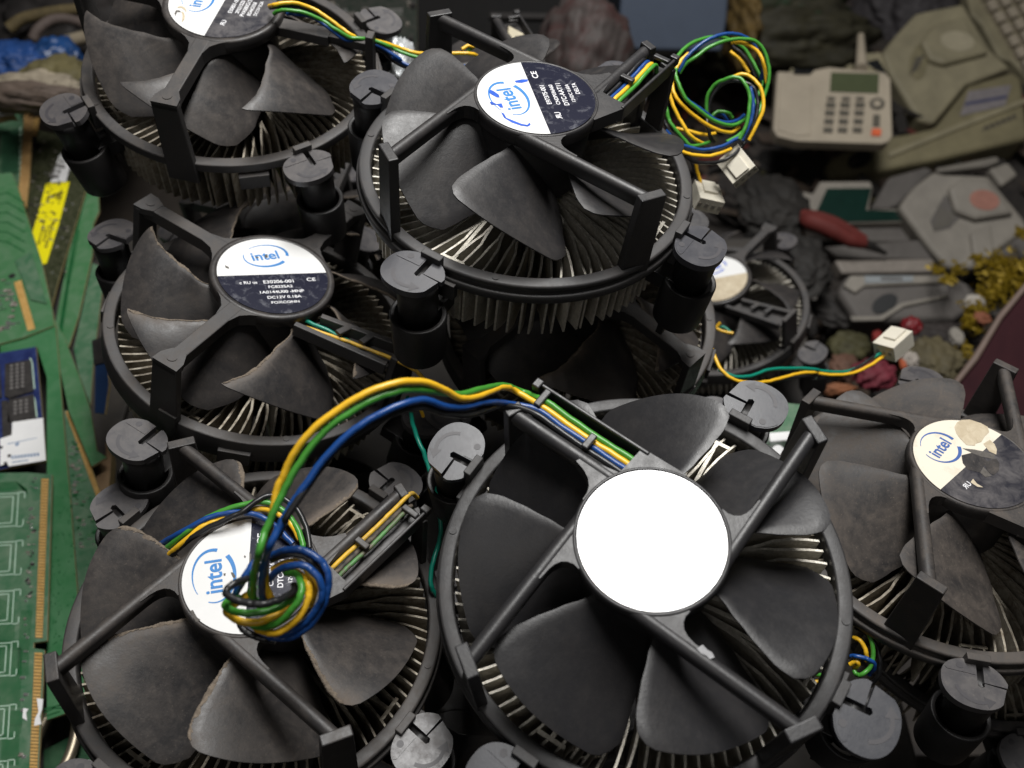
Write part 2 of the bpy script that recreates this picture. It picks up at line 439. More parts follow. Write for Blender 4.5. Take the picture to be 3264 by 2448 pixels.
def pin_head_mesh(flip=1):
    mb = MB()
    arc = [(0.2+6.5*math.copysign(abs(math.cos(rad(a)))**.86, math.cos(rad(a))), 1.7+7.4*math.copysign(abs(math.sin(rad(a)))**.92, math.sin(rad(a)))) for a in range(22, 246, 8)]
    main = [(0.0, 0.75), (6.5, 0.75), (6.6, 3.8)]+arc+[(0.6, -5.75), (0.9, -0.85), (0, -0.85), (-0.45, 0)]
    mb.prism(main, -0.7, 1.2, 0, None, False)
    wedge = [(1.35, -1.0), (6.5, -1.0)]+[(7.0*math.cos(rad(a)), 0.2+7.0*math.sin(rad(a))) for a in range(-14, -72, -8)]+[(1.3, -6.2)]
    mb.prism(wedge, -0.7, 0.85)
    arc2 = [(0.2+6.2*math.cos(rad(a))**.86, 1.7+7.1*math.sin(rad(a))**.92) for a in range(24, 68, 8)]
    mb.prism([(2.7, 1.0), (6.3, 1.0), (6.35, 3.8)]+arc2+[(2.7, 7.6)], 1.15, 1.34)
    mb.cyl((4.4, 4.6), 0.85, 1.3, 1.40, 14, 1)
    pts = [(0.1+4.7*math.cos(rad(a)), 1.2+4.7*math.sin(rad(a))) for a in range(105, 215, 10)]
    v, f = ribbon(pts, [0.9]*len(pts)); mb.add([(x, y, 1.27) for x, y, _ in v], f, 1)
    e = pts[-1]; d = Vector((pts[-1][0]-pts[-2][0], pts[-1][1]-pts[-2][1])).normalized()
    nx = Vector((-d.y, d.x)); e = Vector(e)
    mb.add([tuple(e+nx*1.5)+(1.27,), tuple(e-nx*1.5)+(1.27,), tuple(e+d*2.4)+(1.27,)], [(0, 1, 2)], 1)
    return mb

def arm_bar(mb, p0, p1, w, z0, z1, rnd=True):
    p0, p1 = Vector(p0), Vector(p1); d = (p1-p0); L = d.length; a = math.atan2(d.y, d.x)
    M = Matrix.Translation((p0.x, p0.y, 0)) @ Matrix.Rotation(a, 4, 'Z')
    if rnd:
        n = 10; sec = []
        for i in range(n+1):
            t = math.pi*i/n; sec.append((w/2*math.cos(t), z1-w/2*0.9+w/2*0.9*math.sin(t)))
        sec += [(-w/2*0.8, z0), (w/2*0.8, z0)]
    else:
        sec = [(w/2, z0), (w/2, z1), (-w/2, z1), (-w/2, z0)]
    k = len(sec); v = [(0, y, z) for y, z in sec]+[(L, y, z) for y, z in sec]
    mb.add(v, [tuple(range(k)), tuple(range(2*k-1, k-1, -1))], 0, M)
    mb.add(v, [((i+1) % k, i, k+i, k+(i+1) % k) for i in range(k)], 0, M, rnd)

def post(mb, p, ang, hz, w=8.0, th=2.2, base=-5.5, lean=0.0):
    M = Matrix.Translation((p[0], p[1], 0)) @ Matrix.Rotation(ang, 4, 'Z')
    a, b = w/2, w/2+0.9
    v = [(-th/2, -b, base), (th/2, -b, base), (th/2, b, base), (-th/2, b, base),
         (-th/2+lean, -a, hz), (th/2+lean, -a, hz), (th/2+lean, a, hz), (-th/2+lean, a, hz)]
    mb.add(v, [(0, 3, 2, 1), (4, 5, 6, 7), (0, 1, 5, 4), (1, 2, 6, 5), (2, 3, 7, 6), (3, 0, 4, 7)], 0, M)

COOL = {}
LEAN = {('A', 2): (-.463, -.879, 13), ('C', 2): (-.2, -.93, 16), ('C', 3): (-.2, -.93, 8)}   # pins knocked askew
def cooler(k, sty, label, dustkey, pinkey, alu, phase, lab, dust, choff=0.0, chan=(), skip_pins=()):
    rng = random.Random(hash(k) % 1000 if False else sum(map(ord, k))*13)
    M = pmat(k); p = PA[sty]; q = 'd' if sty == 'd' else 'f'
    root = thing('cpu_cooler', label, 'CPU cooler', M, 'processor coolers heaped together')
    COOL[k] = root
    pm = PL[dustkey]; hz = p['hz']; rh = p['rh']
    # fan frame: hub plate > ring, arms, wire channel
    mb = MB()
    mb.lathe([(0.01, hz-4.5), (rh-0.9, hz-4.5), (rh, hz-3.6), (rh, hz-0.6), (rh-0.35, hz), (p['rs']+0.25, hz+0.02), (p['rs']+0.1, hz-0.25), (0.01, hz-0.25)], 64)
    fr = obj('fan_frame', mb, pm, root)
    mb = MB()
    if sty == 'd':
        prof = [(42.7, -5.6), (42.6, -0.35), (42.9, 0), (45.6, 0), (46.0, -0.4), (46.0, -1.5), (44.9, -1.8), (44.9, -2.6), (46.6, -2.9), (46.8, -4.0), (46.4, -5.6)]
    elif sty == 'n':
        prof = [(43.0, -3.2), (42.9, -0.3), (43.2, 0), (46.2, 0), (46.5, -0.3), (46.5, -2.8), (46.2, -3.2)]
    else:
        prof = [(43.3, -8.0), (43.1, -0.3), (43.4, 0), (46.2, 0), (46.5, -0.3), (46.9, -7.6), (46.4, -8.0)]
    mb.lathe(prof, 96)
    for i in range(4):
        a = p['pA']+i*math.pi/2
        Mx = Matrix.Rotation(a, 4, 'Z')
        mb.box((46.6, 0, -1.2), (2.0, 5.6, 8.5), 0, Mx)
        a2 = p['tA']+i*math.pi/2+0.75
        mb.cyl((44.3*math.cos(a2), 44.3*math.sin(a2)), 0.9, -0.5, 0.22, 16)
        mb.box((46.6, 0, -6.2), (2.2, 9, 5.0), 0, Matrix.Rotation(a2-0.3, 4, 'Z'))
    obj('frame_ring', mb, RING[dustkey], fr, bevel=0.22)
    for i in range(4):
        ta = p['tA']+i*math.pi/2; mb = MB()
        tip = Vector((p['tR']*math.cos(ta), p['tR']*math.sin(ta)))
        if sty == 'd':
            na = ta-rad(70.8) if i or True else 0
            n = Vector((math.cos(na), math.sin(na))); t = Vector((-n.y, n.x))
            if i == 0:
                o = choff
                s1 = 40.5
                p0 = n*(6.5+o)+t*8; p1 = n*(6.5+o)+t*s1
                arm_bar(mb, p0, p1, 3.4, hz-4.2, hz)
                post(mb, n*(6.7+o)+t*(s1+0.4), ta, hz+0.4, 4.2, 2.4)
                Mr = Matrix.Rotation(na, 4, 'Z')
                mb.box((11.6+o, 24.5, hz-3.9), (8.0, 30, 0.9), 0, Mr)                  # channel floor
                mb.box((15.6+o, 25.5, hz-2.0), (0.9, 29, 4.4), 0, Mr)                  # outer wall
                fil = [(-1.5, 16.2), (0.2, 16.3), (1.8, 16.9), (3.2, 18.2), (4.2, 20.0), (4.9, 22.5)]
                mb.prism([tuple(n*(a_+o*min(1, max(0, i_/5)))+t*b_) for i_, (a_, b_) in enumerate(fil)]+[tuple(n*(6.5+o)+t*22), tuple(n*(8.2+o)+t*13.6), tuple(n*(15.4+o)+t*13.0), tuple(n*(16.0+o)+t*11.4), tuple(n*16.3+t*2), tuple(n*4+t*8)], hz-4.0, hz-0.2)
                for sy, x0, x1 in ((22.9, 8.2, 12.2), (37.5, 10.4, 15.2)):
                    mb.box(((x0+x1)/2+o, sy, hz+0.15), (x1-x0, 1.7, 1.1), 0, Mr)       # cable clips
                mb.box((15.2+o, 40.6, hz-0.6), (2.4, 2.0, 2.6), 0, Mr)
                post(mb, n*(14.2+o)+t*40, ta, hz-2.5, 5.0, 1.6)
            else:
                dd = 14.1
                p0 = n*dd+t*2.0; s1 = math.sqrt(p['tR']**2-dd**2)
                p1 = n*dd+t*(s1+0.4)
                arm_bar(mb, p0, p1, 3.2, hz-4.2, hz)
                fil = [(8.0, 14.2), (9.3, 14.0), (10.6, 14.3), (11.7, 15.1), (12.4, 16.4), (12.75, 18.0), (12.9, 20.5)]
                mb.prism([tuple(n*a_+t*b_) for a_, b_ in fil+[(13.7, 20.5), (13.7, 4), (8, 6)]], hz-4.0, hz-0.22)
                post(mb, n*dd+t*(s1+0.6), ta-0.18, hz+0.35, 6.8, 2.6)
        else:
            n = Vector((math.cos(ta), math.sin(ta))); t = Vector((-n.y, n.x))
            if i == 0 and sty == 'n':
                arm_bar(mb, n*16.5, n*33, 5.0, hz-5.5, hz-2.2, False); arm_bar(mb, n*33, n*45, 2.4, hz-5.5, hz-2.6, False)
                post(mb, n*45.6, ta, hz+0.3, 3.6, 2.4, -3.2)
            elif i == 0:
                for (a, b) in (((15.5, 13.0), (25.6, 36.0)), ((19.3, 5.3), (33.0, 30.0))):
                    arm_bar(mb, a, b, 1.8, hz-4.4, hz-0.02, False)
                mb.prism([(15, 12), (19, 5.5), (33, 29.5), (25.5, 35.5)], hz-4.6, hz-3.8)
                for s in (0.35, 0.62):
                    a = Vector((15.5, 13.0)).lerp(Vector((25.6, 36.0)), s); b = Vector((19.3, 5.3)).lerp(Vector((33.0, 30.0)), s)
                    arm_bar(mb, a, a.lerp(b, .55), 2.0, hz-1.2, hz+0.05, False)
                post(mb, tip+n*0.4, ta, hz-0.3, 9.5, 2.2)
            else:
                arm_bar(mb, n*16.5, n*(p['tR']+1.2), 4.2, hz-4.4, hz-0.03, False)
                mb.prism([tuple(n*16+t*7.5), tuple(n*17.8+t*5.0), tuple(n*20+t*3.0), tuple(n*23.5+t*2.1), tuple(n*23.5-t*2.1), tuple(n*20-t*3.0), tuple(n*17.8-t*5.0), tuple(n*16-t*7.5)], hz-4.2, hz-0.12)
                mb.prism([tuple(n*41+t*2.1), tuple(n*44+t*3.6), tuple(n*47+t*3.8), tuple(n*47-t*3.8), tuple(n*44-t*3.6), tuple(n*41-t*2.1)], hz-2.0, hz+0.1)
                mb.cyl(tuple(n*44.0), 1.3, hz, hz+0.32, 18)
                post(mb, n*45.9, ta, hz-0.6, 7.6, 2.2, -7.5)
        obj('frame_arm', mb, RING[dustkey] if sty != 'd' else pm, fr, bevel=0.3)
    # rotor
    mb = MB()
    mb.lathe([(0.01, 17.0), (14.4, 17.0), (15.0, 16.4), (15.0, 0.5), (14.2, -0.5), (0.01, -0.5)], 56)
    ro = obj('fan_rotor', mb, pm, root)
    for i in range(7):
        obj('blade', blade_mesh(q, phase+i*360/7, dust, rng), [pm, DUST], ro)
    # heat sink
    hs = obj('heat_sink', fins_mesh(rng), ALU[alu], root)
    mb = MB(); mb.lathe([(0.01, -3.2), (12.6, -3.2), (12.6, -25.5), (0.01, -25.5)], 40)
    for i in range(4):
        Mx = Matrix.Rotation(p['pA']+i*math.pi/2+0.05, 4, 'Z')
        mb.box((26, 0, -13), (28, 0.9, 20.6), 0, Mx); mb.box((40.2, 0, -13), (0.9, 6.5, 20.8), 0, Mx)
    obj('core', mb, ALU[alu], hs)
    # push pins
    for i in range(4):
        if i in skip_pins: continue
        a = p['pA']+i*math.pi/2; R = p['pR']
        Mp = Matrix.Translation((R*math.cos(a), R*math.sin(a), 0)) @ Matrix.Rotation(a+math.pi+rng.uniform(-.12, .12), 4, 'Z') @ Matrix.Rotation(rng.uniform(-.05, .05), 4, 'X') @ Matrix.Rotation(rng.uniform(-.05, .05), 4, 'Y') @ Matrix.Translation((0, 0, rng.uniform(-.6, .6)))
        if (k, i) in LEAN:
            lx, ly, la = LEAN[(k, i)]; h0 = Vector((R*math.cos(a), R*math.sin(a), 0))
            Mp = Matrix.Translation(h0) @ Matrix.Rotation(rad(la), 4, Vector((-ly, lx, 0)).normalized()) @ Matrix.Translation(-h0) @ Mp
        mb = MB()
        mb.lathe([(0.01, -0.6), (5.6, -0.6), (5.2, -3.0), (5.0, -14), (0.01, -14)], 32, 0, Mp)
        pp = obj('push_pin', mb, PINS, root)
        mb = MB()
        mb.lathe([(6.0, -12.5), (7.1, -12.3), (7.3, -12.8), (6.9, -27), (5.6, -28.5), (4.4, -28.5), (4.4, -26), (5.9, -25)], 36, 0, Mp)
        mb.box((6.5, 0, -14.5), (9.0, 8.0, 4.5), 0, Mp)
        mb.box((2.0, 3.0, -29.5), (2.0, 4.0, 5.0), 0, Mp)
        obj('pin_sleeve', mb, PINS, pp, bevel=0.2)
        mb = pin_head_mesh(); mb.v = [tuple(Mp @ Vector(v)) for v in mb.v]
        obj('pin_head', mb, [PINM[pinkey], MARK], pp, bevel=0.22)
    if k == 'E':                  # a pale chip knocked out of one arm
        mb = MB(); q = loc('E', (2250, 2078), hz+.1)
        Mc = Matrix.Translation((q[0], q[1], hz-.25)) @ Matrix.Rotation(rad(-118), 4, 'Z')
        mb.prism([(-1.7, -.5), (-.6, -.8), (.4, -.55), (1.3, -.75), (1.8, .1), (1.0, .6), (0, .5), (-1.2, .8)], 0, .4, 0, Mc)
        obj('scuff', mb, simple('scuff_grey', (0.33, 0.33, 0.34), .6, 0, .25, 900), fr)
    # label
    make_label(k, root, p, lab)
    return root

def make_label(k, root, p, lab):
    if lab is None: return
    hz = p['hz']+0.03; phi = rad(lab['phi']); R = p['rs']
    M = Matrix.Rotation(phi-math.pi/2, 4, 'Z')     # text frame: +y is the white side
    off = lab.get('off', 0.4)
    a = math.asin(off/R)
    def arc(a0, a1, n=40): return [(R*math.cos(a0+(a1-a0)*i/n), R*math.sin(a0+(a1-a0)*i/n), 0) for i in range(n+1)]
    up = arc(a, math.pi-a); dn = arc(math.pi-a, 2*math.pi+a)
    mb = MB(); T = Matrix.Translation((0, 0, hz)) @ M
    mb.add(up, [tuple(range(len(up)))], 0, T); mb.add(dn, [tuple(range(len(dn)))], 1, T)
    st = obj('round_label', mb, [lab.get('white', WHITE), lab.get('navy', NAVY)], root)
    mb = MB(); T = Matrix.Translation((0, 0, hz+0.04)) @ M
    lg = lab.get('logo')
    if lg:
        cx, cy, rx, ry, sz = lg
        swoosh(mb, T, cx, cy, rx, ry, rad(10), 0, 0, 1.0)
        put_text(mb, 'intel', cx-0.15, cy-0.2, sz, T, 0, 0.98, 0.012, rad(6))
    for (t, x, y, s, sx) in lab.get('text', ()):
        if t == 'RU': put_text(mb, 'R', x-.62, y, s, T, 1, -1); put_text(mb, 'U', x+.72, y, s, T, 1)
        else: put_text(mb, t, x, y, s, T, 1, sx)
    for (poly, mi, crop, dz) in lab.get('patch', ()):
        q = [loc(k, c, hz) for c in cr(poly, crop)]
        mb.add([(x, y, hz+0.045+dz) for x, y in q], [tuple(range(len(q)))], mi)
    if mb.v: obj('printing', mb, [lab.get('ink', BLUEI), PRINTW, SPECK, BLUED, TANP, PL['dusty']], st)

CB = ((1500, 180), 5.267); CD = ((550, 1620), 3.8577); CC = ((680, 750), 5.53); CF = ((2880, 1300), 4.88); CA = ((520, 0), 5.82)
labB = dict(phi=199, logo=(0, 7.3, 6.9, 4.7, 5.4), text=[('E97375-001', 0.6, -2.6, 1.75, 1), ('CNDP036A60', 0.3, -4.9, 1.45, 1), ('DTC-AAT11', 0.3, -7.0, 1.85, 1), ('12VDC 0.60A', 0.4, -9.2, 1.35, 1), ('DELTA', 2.2, -11.2, 1.6, 1), ('CE', 9.3, -2.0, 2.2, 1.2), ('RU', -8.4, -3.6, 2.1, -1)],
  patch=[([(330, 560), (380, 580), (470, 640), (490, 690), (440, 690), (350, 640), (300, 600)], 3, CB, .02), ([(320, 770), (360, 760), (430, 800), (520, 790), (550, 860), (500, 860), (450, 815), (350, 815)], 3, CB, .02),
   ([(740, 410), (860, 385), (960, 385), (960, 420), (860, 445), (760, 440)], 3, CB, 0), ([(510, 935), (560, 960), (600, 1030), (700, 1070), (850, 1130), (950, 1150), (990, 1110), (1010, 1150), (960, 1180), (850, 1165), (690, 1110), (560, 1030)], 3, CB, 0)])
labD = dict(phi=196, logo=(0, 8.2, 7.0, 4.7, 5.4), text=[('E97379-001', 1.0, -2.6, 1.75, 1), ('CNDP036A60', 0.6, -4.9, 1.45, 1), ('DTC-AAT14', 0.6, -7.0, 1.85, 1), ('12VDC 0.60A', 0.6, -9.2, 1.35, 1), ('CE', 9.3, -2.0, 2.2, 1.2), ('RU', -8.4, -3.6, 2.1, -1)],
  patch=[([(715, 790), (745, 790), (775, 835), (765, 865), (740, 850)], 2, CD, .02), ([(625, 805), (655, 800), (650, 830), (632, 832)], 2, CD, .02), ([(880, 580), (903, 590), (895, 615), (880, 605)], 2, CD, .02),
   ([(215, 1265), (250, 1250), (300, 1340), (345, 1375), (290, 1400), (255, 1340)], 2, CD, .02), ([(945, 540), (970, 570), (960, 700), (985, 760), (930, 740), (945, 640)], 2, CD, .02)])
labC = dict(phi=189.6, off=0.2, logo=(-0.6, 8.3, 6.6, 4.6, 5.0), text=[('E30206-001', 1.0, -3.0, 1.75, 1.1), ('FC8235A2', 1.0, -5.1, 1.5, 1.1), ('1A0144U00 -MNP', 0.9, -7.2, 1.5, 1.15), ('DC12V 0.18A', 1.2, -9.4, 1.5, 1.15), ('FOXCONN', 1.1, -11.5, 1.35, 1.2), ('CE', 10.6, -2.6, 1.9, 1.2), ('c RU us', -7.8, -3.0, 1.6, 1)],
  patch=[([(205, 530), (270, 560), (280, 595), (215, 570)], 2, CC, .02), ([(900, 350), (950, 340), (965, 385), (920, 410)], 2, CC, .03), ([(740, 380), (800, 385), (790, 410), (745, 400)], 2, CC, .03)])
labE = dict(phi=199, logo=(0.5, 6.8, 5.6, 3.9, 4.2), text=[('E97378-001', 0.6, -2.6, 1.75, 1), ('DTC-AAL03', 0.3, -7.0, 1.85, 1), ('12VDC 0.60A', 0.4, -9.2, 1.35, 1), ('CE', 9.3, -2.0, 2.2, 1.2)], white=WHITE, navy=simple('label_navy_glossy', (0.02, 0.021, 0.055), .16, 0, .2, 300, .5, 1.0), ink=simple('print_blue_glossy', (0.12, 0.33, 0.58), .18, 0, .1, 400, .5, .9))
labF = dict(phi=204, logo=(-2.2, 8.4, 5.4, 5.0, 4.6), white=WHITED, navy=NAVYD, ink=simple('print_blue_worn', (0.05, 0.12, 0.36), 0.5), text=[('RU', -8.6, -3.2, 2.0, -1)],
  patch=[([(790, 300), (830, 230), (900, 190), (1030, 185), (1200, 240), (1310, 300), (1330, 380), (1260, 450), (1210, 530), (1120, 560), (1110, 590), (980, 580), (880, 480), (820, 400)], 4, CF, .05),
   ([(1240, 560), (1340, 500), (1410, 560), (1450, 650), (1440, 730), (1330, 680)], 4, CF, .05), ([(910, 630), (1100, 650), (1250, 680), (1420, 730), (1400, 800), (1200, 760), (1060, 700)], 2, CF, .03),
   ([(1060, 700), (1240, 780), (1300, 830), (1210, 960), (1190, 1010), (1000, 960), (920, 860), (900, 740)], 5, CF, .03), ([(1190, 1010), (1240, 920), (1370, 1060), (1270, 1080)], 2, CF, .05),
   ([(1040, 1160), (1080, 1105), (1140, 1180), (1240, 1240), (1150, 1230)], 4, CF, .03), ([(1280, 840), (1440, 790), (1490, 860), (1480, 980), (1400, 1050), (1320, 1000), (1260, 900)], 5, CF, .04)])
labA = dict(phi=233, off=0.2, logo=(0.5, 8.0, 6.6, 4.6, 5.0), navy=NAVYD, text=[('E30801-001', 0.6, -3.2, 1.7, 1), ('2F0215Z0', 0.3, -5.2, 1.6, 1), ('PVA080G12', 0.3, -7.0, 1.7, 1), ('BDAK25S8', 0.4, -8.8, 1.5, 1), ('DC12V 0.2A', 1.2, -10.6, 1.4, 1), ('RU', -8.6, -3.0, 2.0, -1)],
  patch=[([(265, 130), (330, 110), (400, 140), (435, 190), (430, 240), (400, 190), (340, 150), (270, 150)], 4, CA, .05), ([(340, 210), (390, 240), (405, 300), (400, 360), (345, 420), (360, 300)], 4, CA, .05), ([(210, 250), (240, 195), (300, 195), (340, 230), (260, 225), (230, 300)], 2, CA, .06)])
labG = dict(phi=189.6, off=0.2, logo=(0, 8.2, 6.8, 4.6, 5.0), text=[], navy=TANP, ink=BLUED)
labJ = None

cooler('E', 'd', 'clean black cooler in the front whose round label is glared pure white', 'clean', 'dark', 'clean', 128.5, labE, 0.05, 0)
cooler('B', 'd', 'cooler raised on top of the heap with blue ink smeared on its label', 'light', 'clean', 'clean', 241.0, labB, 0.15, 3.6)
cooler('D', 'd', 'dusty cooler at the lower left with a knotted cable lying on its label', 'dusty', 'dusty', 'dusty', 215.5, labD, 0.9, 3.6)
cooler('F', 'd', 'grey dusty cooler at the right edge with a torn, tan-stained label', 'grey', 'dusty', 'dusty', 247.0, labF, 0.3, 3.6)
cooler('C', 'f', 'dusty cooler with four straight flat arms and an upright half white, half navy label', 'mid', 'dusty', 'dusty', 248.5, labC, 0.8)
cooler('A', 'n', 'dusty cooler at the upper left whose label is cut off by the frame', 'dusty', 'dusty', 'dusty', 0.0, labA, 0.35)
cooler('G', 'f', 'small far cooler with a blue-smudged white and tan label behind the raised one', 'mid', 'dusty', 'clean', 20.0, labG, 0.3)
cooler('H', 'f', 'dark dusty cooler pinned beneath the raised cooler, its label hidden', 'dusty', 'dusty', 'dusty', 12.0, None, 0.9)
cooler('L', 'd', 'cooler at the back mostly hidden behind the raised one, post and pins showing', 'mid', 'clean', 'clean', 5.0, None, 0.2, 3.6)
cooler('N', 'f', 'dust-caked cooler deep under the upper left one, only a blade showing', 'dusty', 'dusty', 'dusty', 70.0, None, 0.9)
cooler('P', 'd', 'cooler buried under the two front coolers, glimpsed in the gap between them', 'dusty', 'dusty', 'dusty', 10.0, None, 0.4, 3.6)
cooler('Q', 'd', 'cooler buried below the knotted-cable cooler and the straight-armed one', 'dusty', 'dusty', 'dusty', 33.0, None, 0.4, 3.6)
cooler('R', 'f', 'cooler buried behind the glared one, beneath the heap', 'mid', 'dusty', 'dusty', 25.0, None, 0.4)
cooler('J', 'd', 'dark cooler in the lower right corner under the torn-label cooler', 'dusty', 'dusty', 'dusty', 30.0, None, 0.3, 3.6)

# ---------------------------------------------------------------- wires
def wire(k, col, pts, r=0.6, sub=7, lab=None):
    mb = MB()
    runs = pts if isinstance(pts[0], list) else [pts]
    for q in runs:
        pts_ = spline(q, sub); w_ = [Vector((0, 0, 0))]; rg = random.Random(len(q)*7+ord(col[0]))
        for _ in pts_[1:]: w_.append(w_[-1]*.9+Vector((rg.gauss(0, .045), rg.gauss(0, .045), rg.gauss(0, .045))))
        mb.tube([a_+b_ for a_, b_ in zip(pts_, w_)], r, 10)
    o = obj('wire', mb, W[col], COOL[k], world=True)
    o['label'] = lab or WLAB[col]
    return o
def lane(k, d, ss, z):
    na = PA['d']['tA']-rad(70.8); n = Vector((math.cos(na), math.sin(na))); t = Vector((-n.y, n.x))
    return [pmat(k) @ Vector(tuple(n*d+t*s)+(zz,)) for s, zz in zip(ss, z)]
def dp(pts, crop=None):         # (x, y, depth) photo or crop points -> world
    return [at(*p) for p in (cr(pts, crop) if crop else pts)]
def lz(k, pts, crop):           # (x, y, z) on planes of cooler k -> world
    return [onc(k, p, p[2]) for p in cr(pts, crop)]
def lc(pts, crop=None): return [at(x, y, 173-(z-24)*1.25) for x, y, z in cr(pts, crop)]
zt = [19.5, 20.3, 20.3, 20.6, 21.0]; ss = [9, 14, 22, 30, 37]
K1 = ((500, 1150), 2.2118); KD = ((650, 1700), 4.148); KB = ((2050, 50), 4.148); KB2 = ((2100, 50), 2.765)
# front cooler: its cable arcs left and is knotted on the next cooler's label
wire('E', 'y', [lane('E', 11.6, ss, zt)+dp([(1644, 1248, 199.8), (1603, 1237, 193.7), (1531, 1262, 183.4), (1468, 1269, 176.2), (1409, 1239, 171.5), (1350, 1217, 168.4), (1269, 1218, 165.3), (1178, 1245, 163.5), (1088, 1299, 162.2), (997, 1367, 161.6), (934, 1444, 161.9), (902, 1512, 162.4), (884, 1557, 162.6), (868, 1640, 162.8)])+lc([(840, 120, 31), (815, 480, 28), (820, 640, 26.3), (850, 780, 25.5), (885, 880, 24.5), (960, 930, 23.3)], KD),
               lc([(600, 800, 23.6), (380, 960, 24.6), (300, 1040, 26), (430, 1140, 27), (600, 1185, 27.4), (800, 1165, 27.2), (960, 1100, 26.2), (1100, 1030, 25), (1200, 900, 24)], KD),
               lc([(640, 1190, 24), (720, 1270, 25), (860, 1310, 26), (1000, 1290, 26.6), (1150, 1200, 27), (1270, 1080, 27.3), (1360, 900, 27.4), (1390, 760, 27.2), (1360, 640, 26.6), (1260, 540, 25), (1100, 500, 24)][::-1], KD),
               lc([(900, 480, 24.6), (1050, 400, 25.2), (1200, 380, 25.6), (1340, 430, 25.8), (1440, 560, 26), (1475, 700, 25.8), (1450, 830, 25.2), (1400, 950, 24.4)], KD),
               lz('D', [(1010, 1260, 23.6), (950, 1160, 24.2), (850, 1080, 24.4), (760, 1045, 24.4), (680, 1052, 24.2), (560, 1085, 24), (450, 1118, 23.4), (330, 1165, 23), (240, 1235, 22), (150, 1310, 19.5), (90, 1365, 16), (20, 1440, 10)], K1)], 0.72)
wire('E', 'g', [lane('E', 13.1, ss, zt)+dp([(1660, 1246, 201.8), (1603, 1230, 194.3), (1540, 1240, 185.1), (1468, 1258, 176.7), (1409, 1250, 172.1), (1350, 1243, 169.0), (1269, 1247, 165.9), (1178, 1281, 164.0), (1088, 1335, 162.8), (1020, 1394, 162.3), (952, 1475, 161.8), (907, 1557, 161.6), (875, 1629, 161.2), (848, 1692, 160.9)])+lc([(735, 230, 35), (690, 420, 31), (665, 560, 29), (660, 720, 27), (680, 850, 25.5), (740, 960, 24)], KD),
               lc([(640, 860, 23.4), (610, 780, 24), (660, 700, 24.6)], KD),
               lc([(480, 860, 24.5), (330, 900, 26), (290, 960, 27.6), (420, 1030, 28.6), (600, 1060, 29), (800, 1040, 28.8), (980, 985, 28), (1120, 900, 26.8), (1210, 810, 25.4), (1260, 700, 24)], KD),
               lc([(560, 1180, 24), (700, 1235, 25.2), (850, 1235, 26.6), (1000, 1170, 27.6), (1150, 1040, 28.4), (1250, 900, 28.6), (1300, 760, 28.2), (1280, 620, 27), (1210, 540, 25.6), (1080, 520, 24)][::-1], KD),
               lz('D', [(1030, 1340, 23.4), (1028, 1290, 24), (1000, 1190, 24.6), (930, 1090, 25), (850, 1030, 25.3), (760, 1003, 25.6), (640, 1015, 25.6), (500, 1045, 25), (330, 1118, 23.6), (180, 1225, 21), (50, 1335, 15), (-10, 1390, 9)], K1)], 0.72)
wire('E', 'b', [lane('E', 10.2, ss, zt)+dp([(1620, 1285, 196.6), (1553, 1282, 186.7), (1486, 1296, 178.2), (1418, 1292, 172.5), (1350, 1272, 168.7), (1269, 1290, 165.6), (1178, 1335, 163.8), (1101, 1390, 162.7), (1034, 1462, 162.2), (988, 1525, 161.8), (948, 1580, 161.6), (916, 1629, 161.4), (889, 1684, 161.2)])+lc([(880, 160, 34), (820, 330, 31), (785, 500, 28.8), (765, 650, 27), (770, 800, 25.6), (800, 920, 24)], KD),
               lc([(420, 800, 24), (500, 680, 25), (560, 560, 25.4), (640, 440, 25), (730, 340, 24.4)], KD),
               lc([(880, 300, 25.4), (1000, 245, 26), (1150, 220, 26.4), (1320, 235, 26.7), (1470, 310, 26.9), (1580, 430, 27), (1640, 580, 27), (1645, 740, 26.8), (1600, 920, 26.4), (1500, 1110, 25.8), (1350, 1270, 25.2), (1180, 1360, 24.8), (1000, 1380, 24.5), (850, 1345, 24.2), (720, 1270, 23.8)], KD),
               lc([(870, 610, 25.6), (960, 510, 26.6), (1100, 435, 27.4), (1250, 420, 27.8), (1400, 470, 28), (1510, 580, 28), (1565, 720, 27.8), (1550, 860, 27.4), (1480, 1000, 26.8), (1380, 1140, 26.2), (1250, 1240, 25.6), (1080, 1320, 25), (950, 1340, 24.2)], KD),
               lz('D', [(960, 1290, 23.4), (890, 1220, 24), (800, 1140, 24.4), (690, 1085, 24.8), (560, 1068, 24.8), (430, 1092, 24.4), (300, 1140, 23.6), (150, 1222, 20.5), (20, 1305, 14.5), (-40, 1345, 9)], K1)], 0.72)
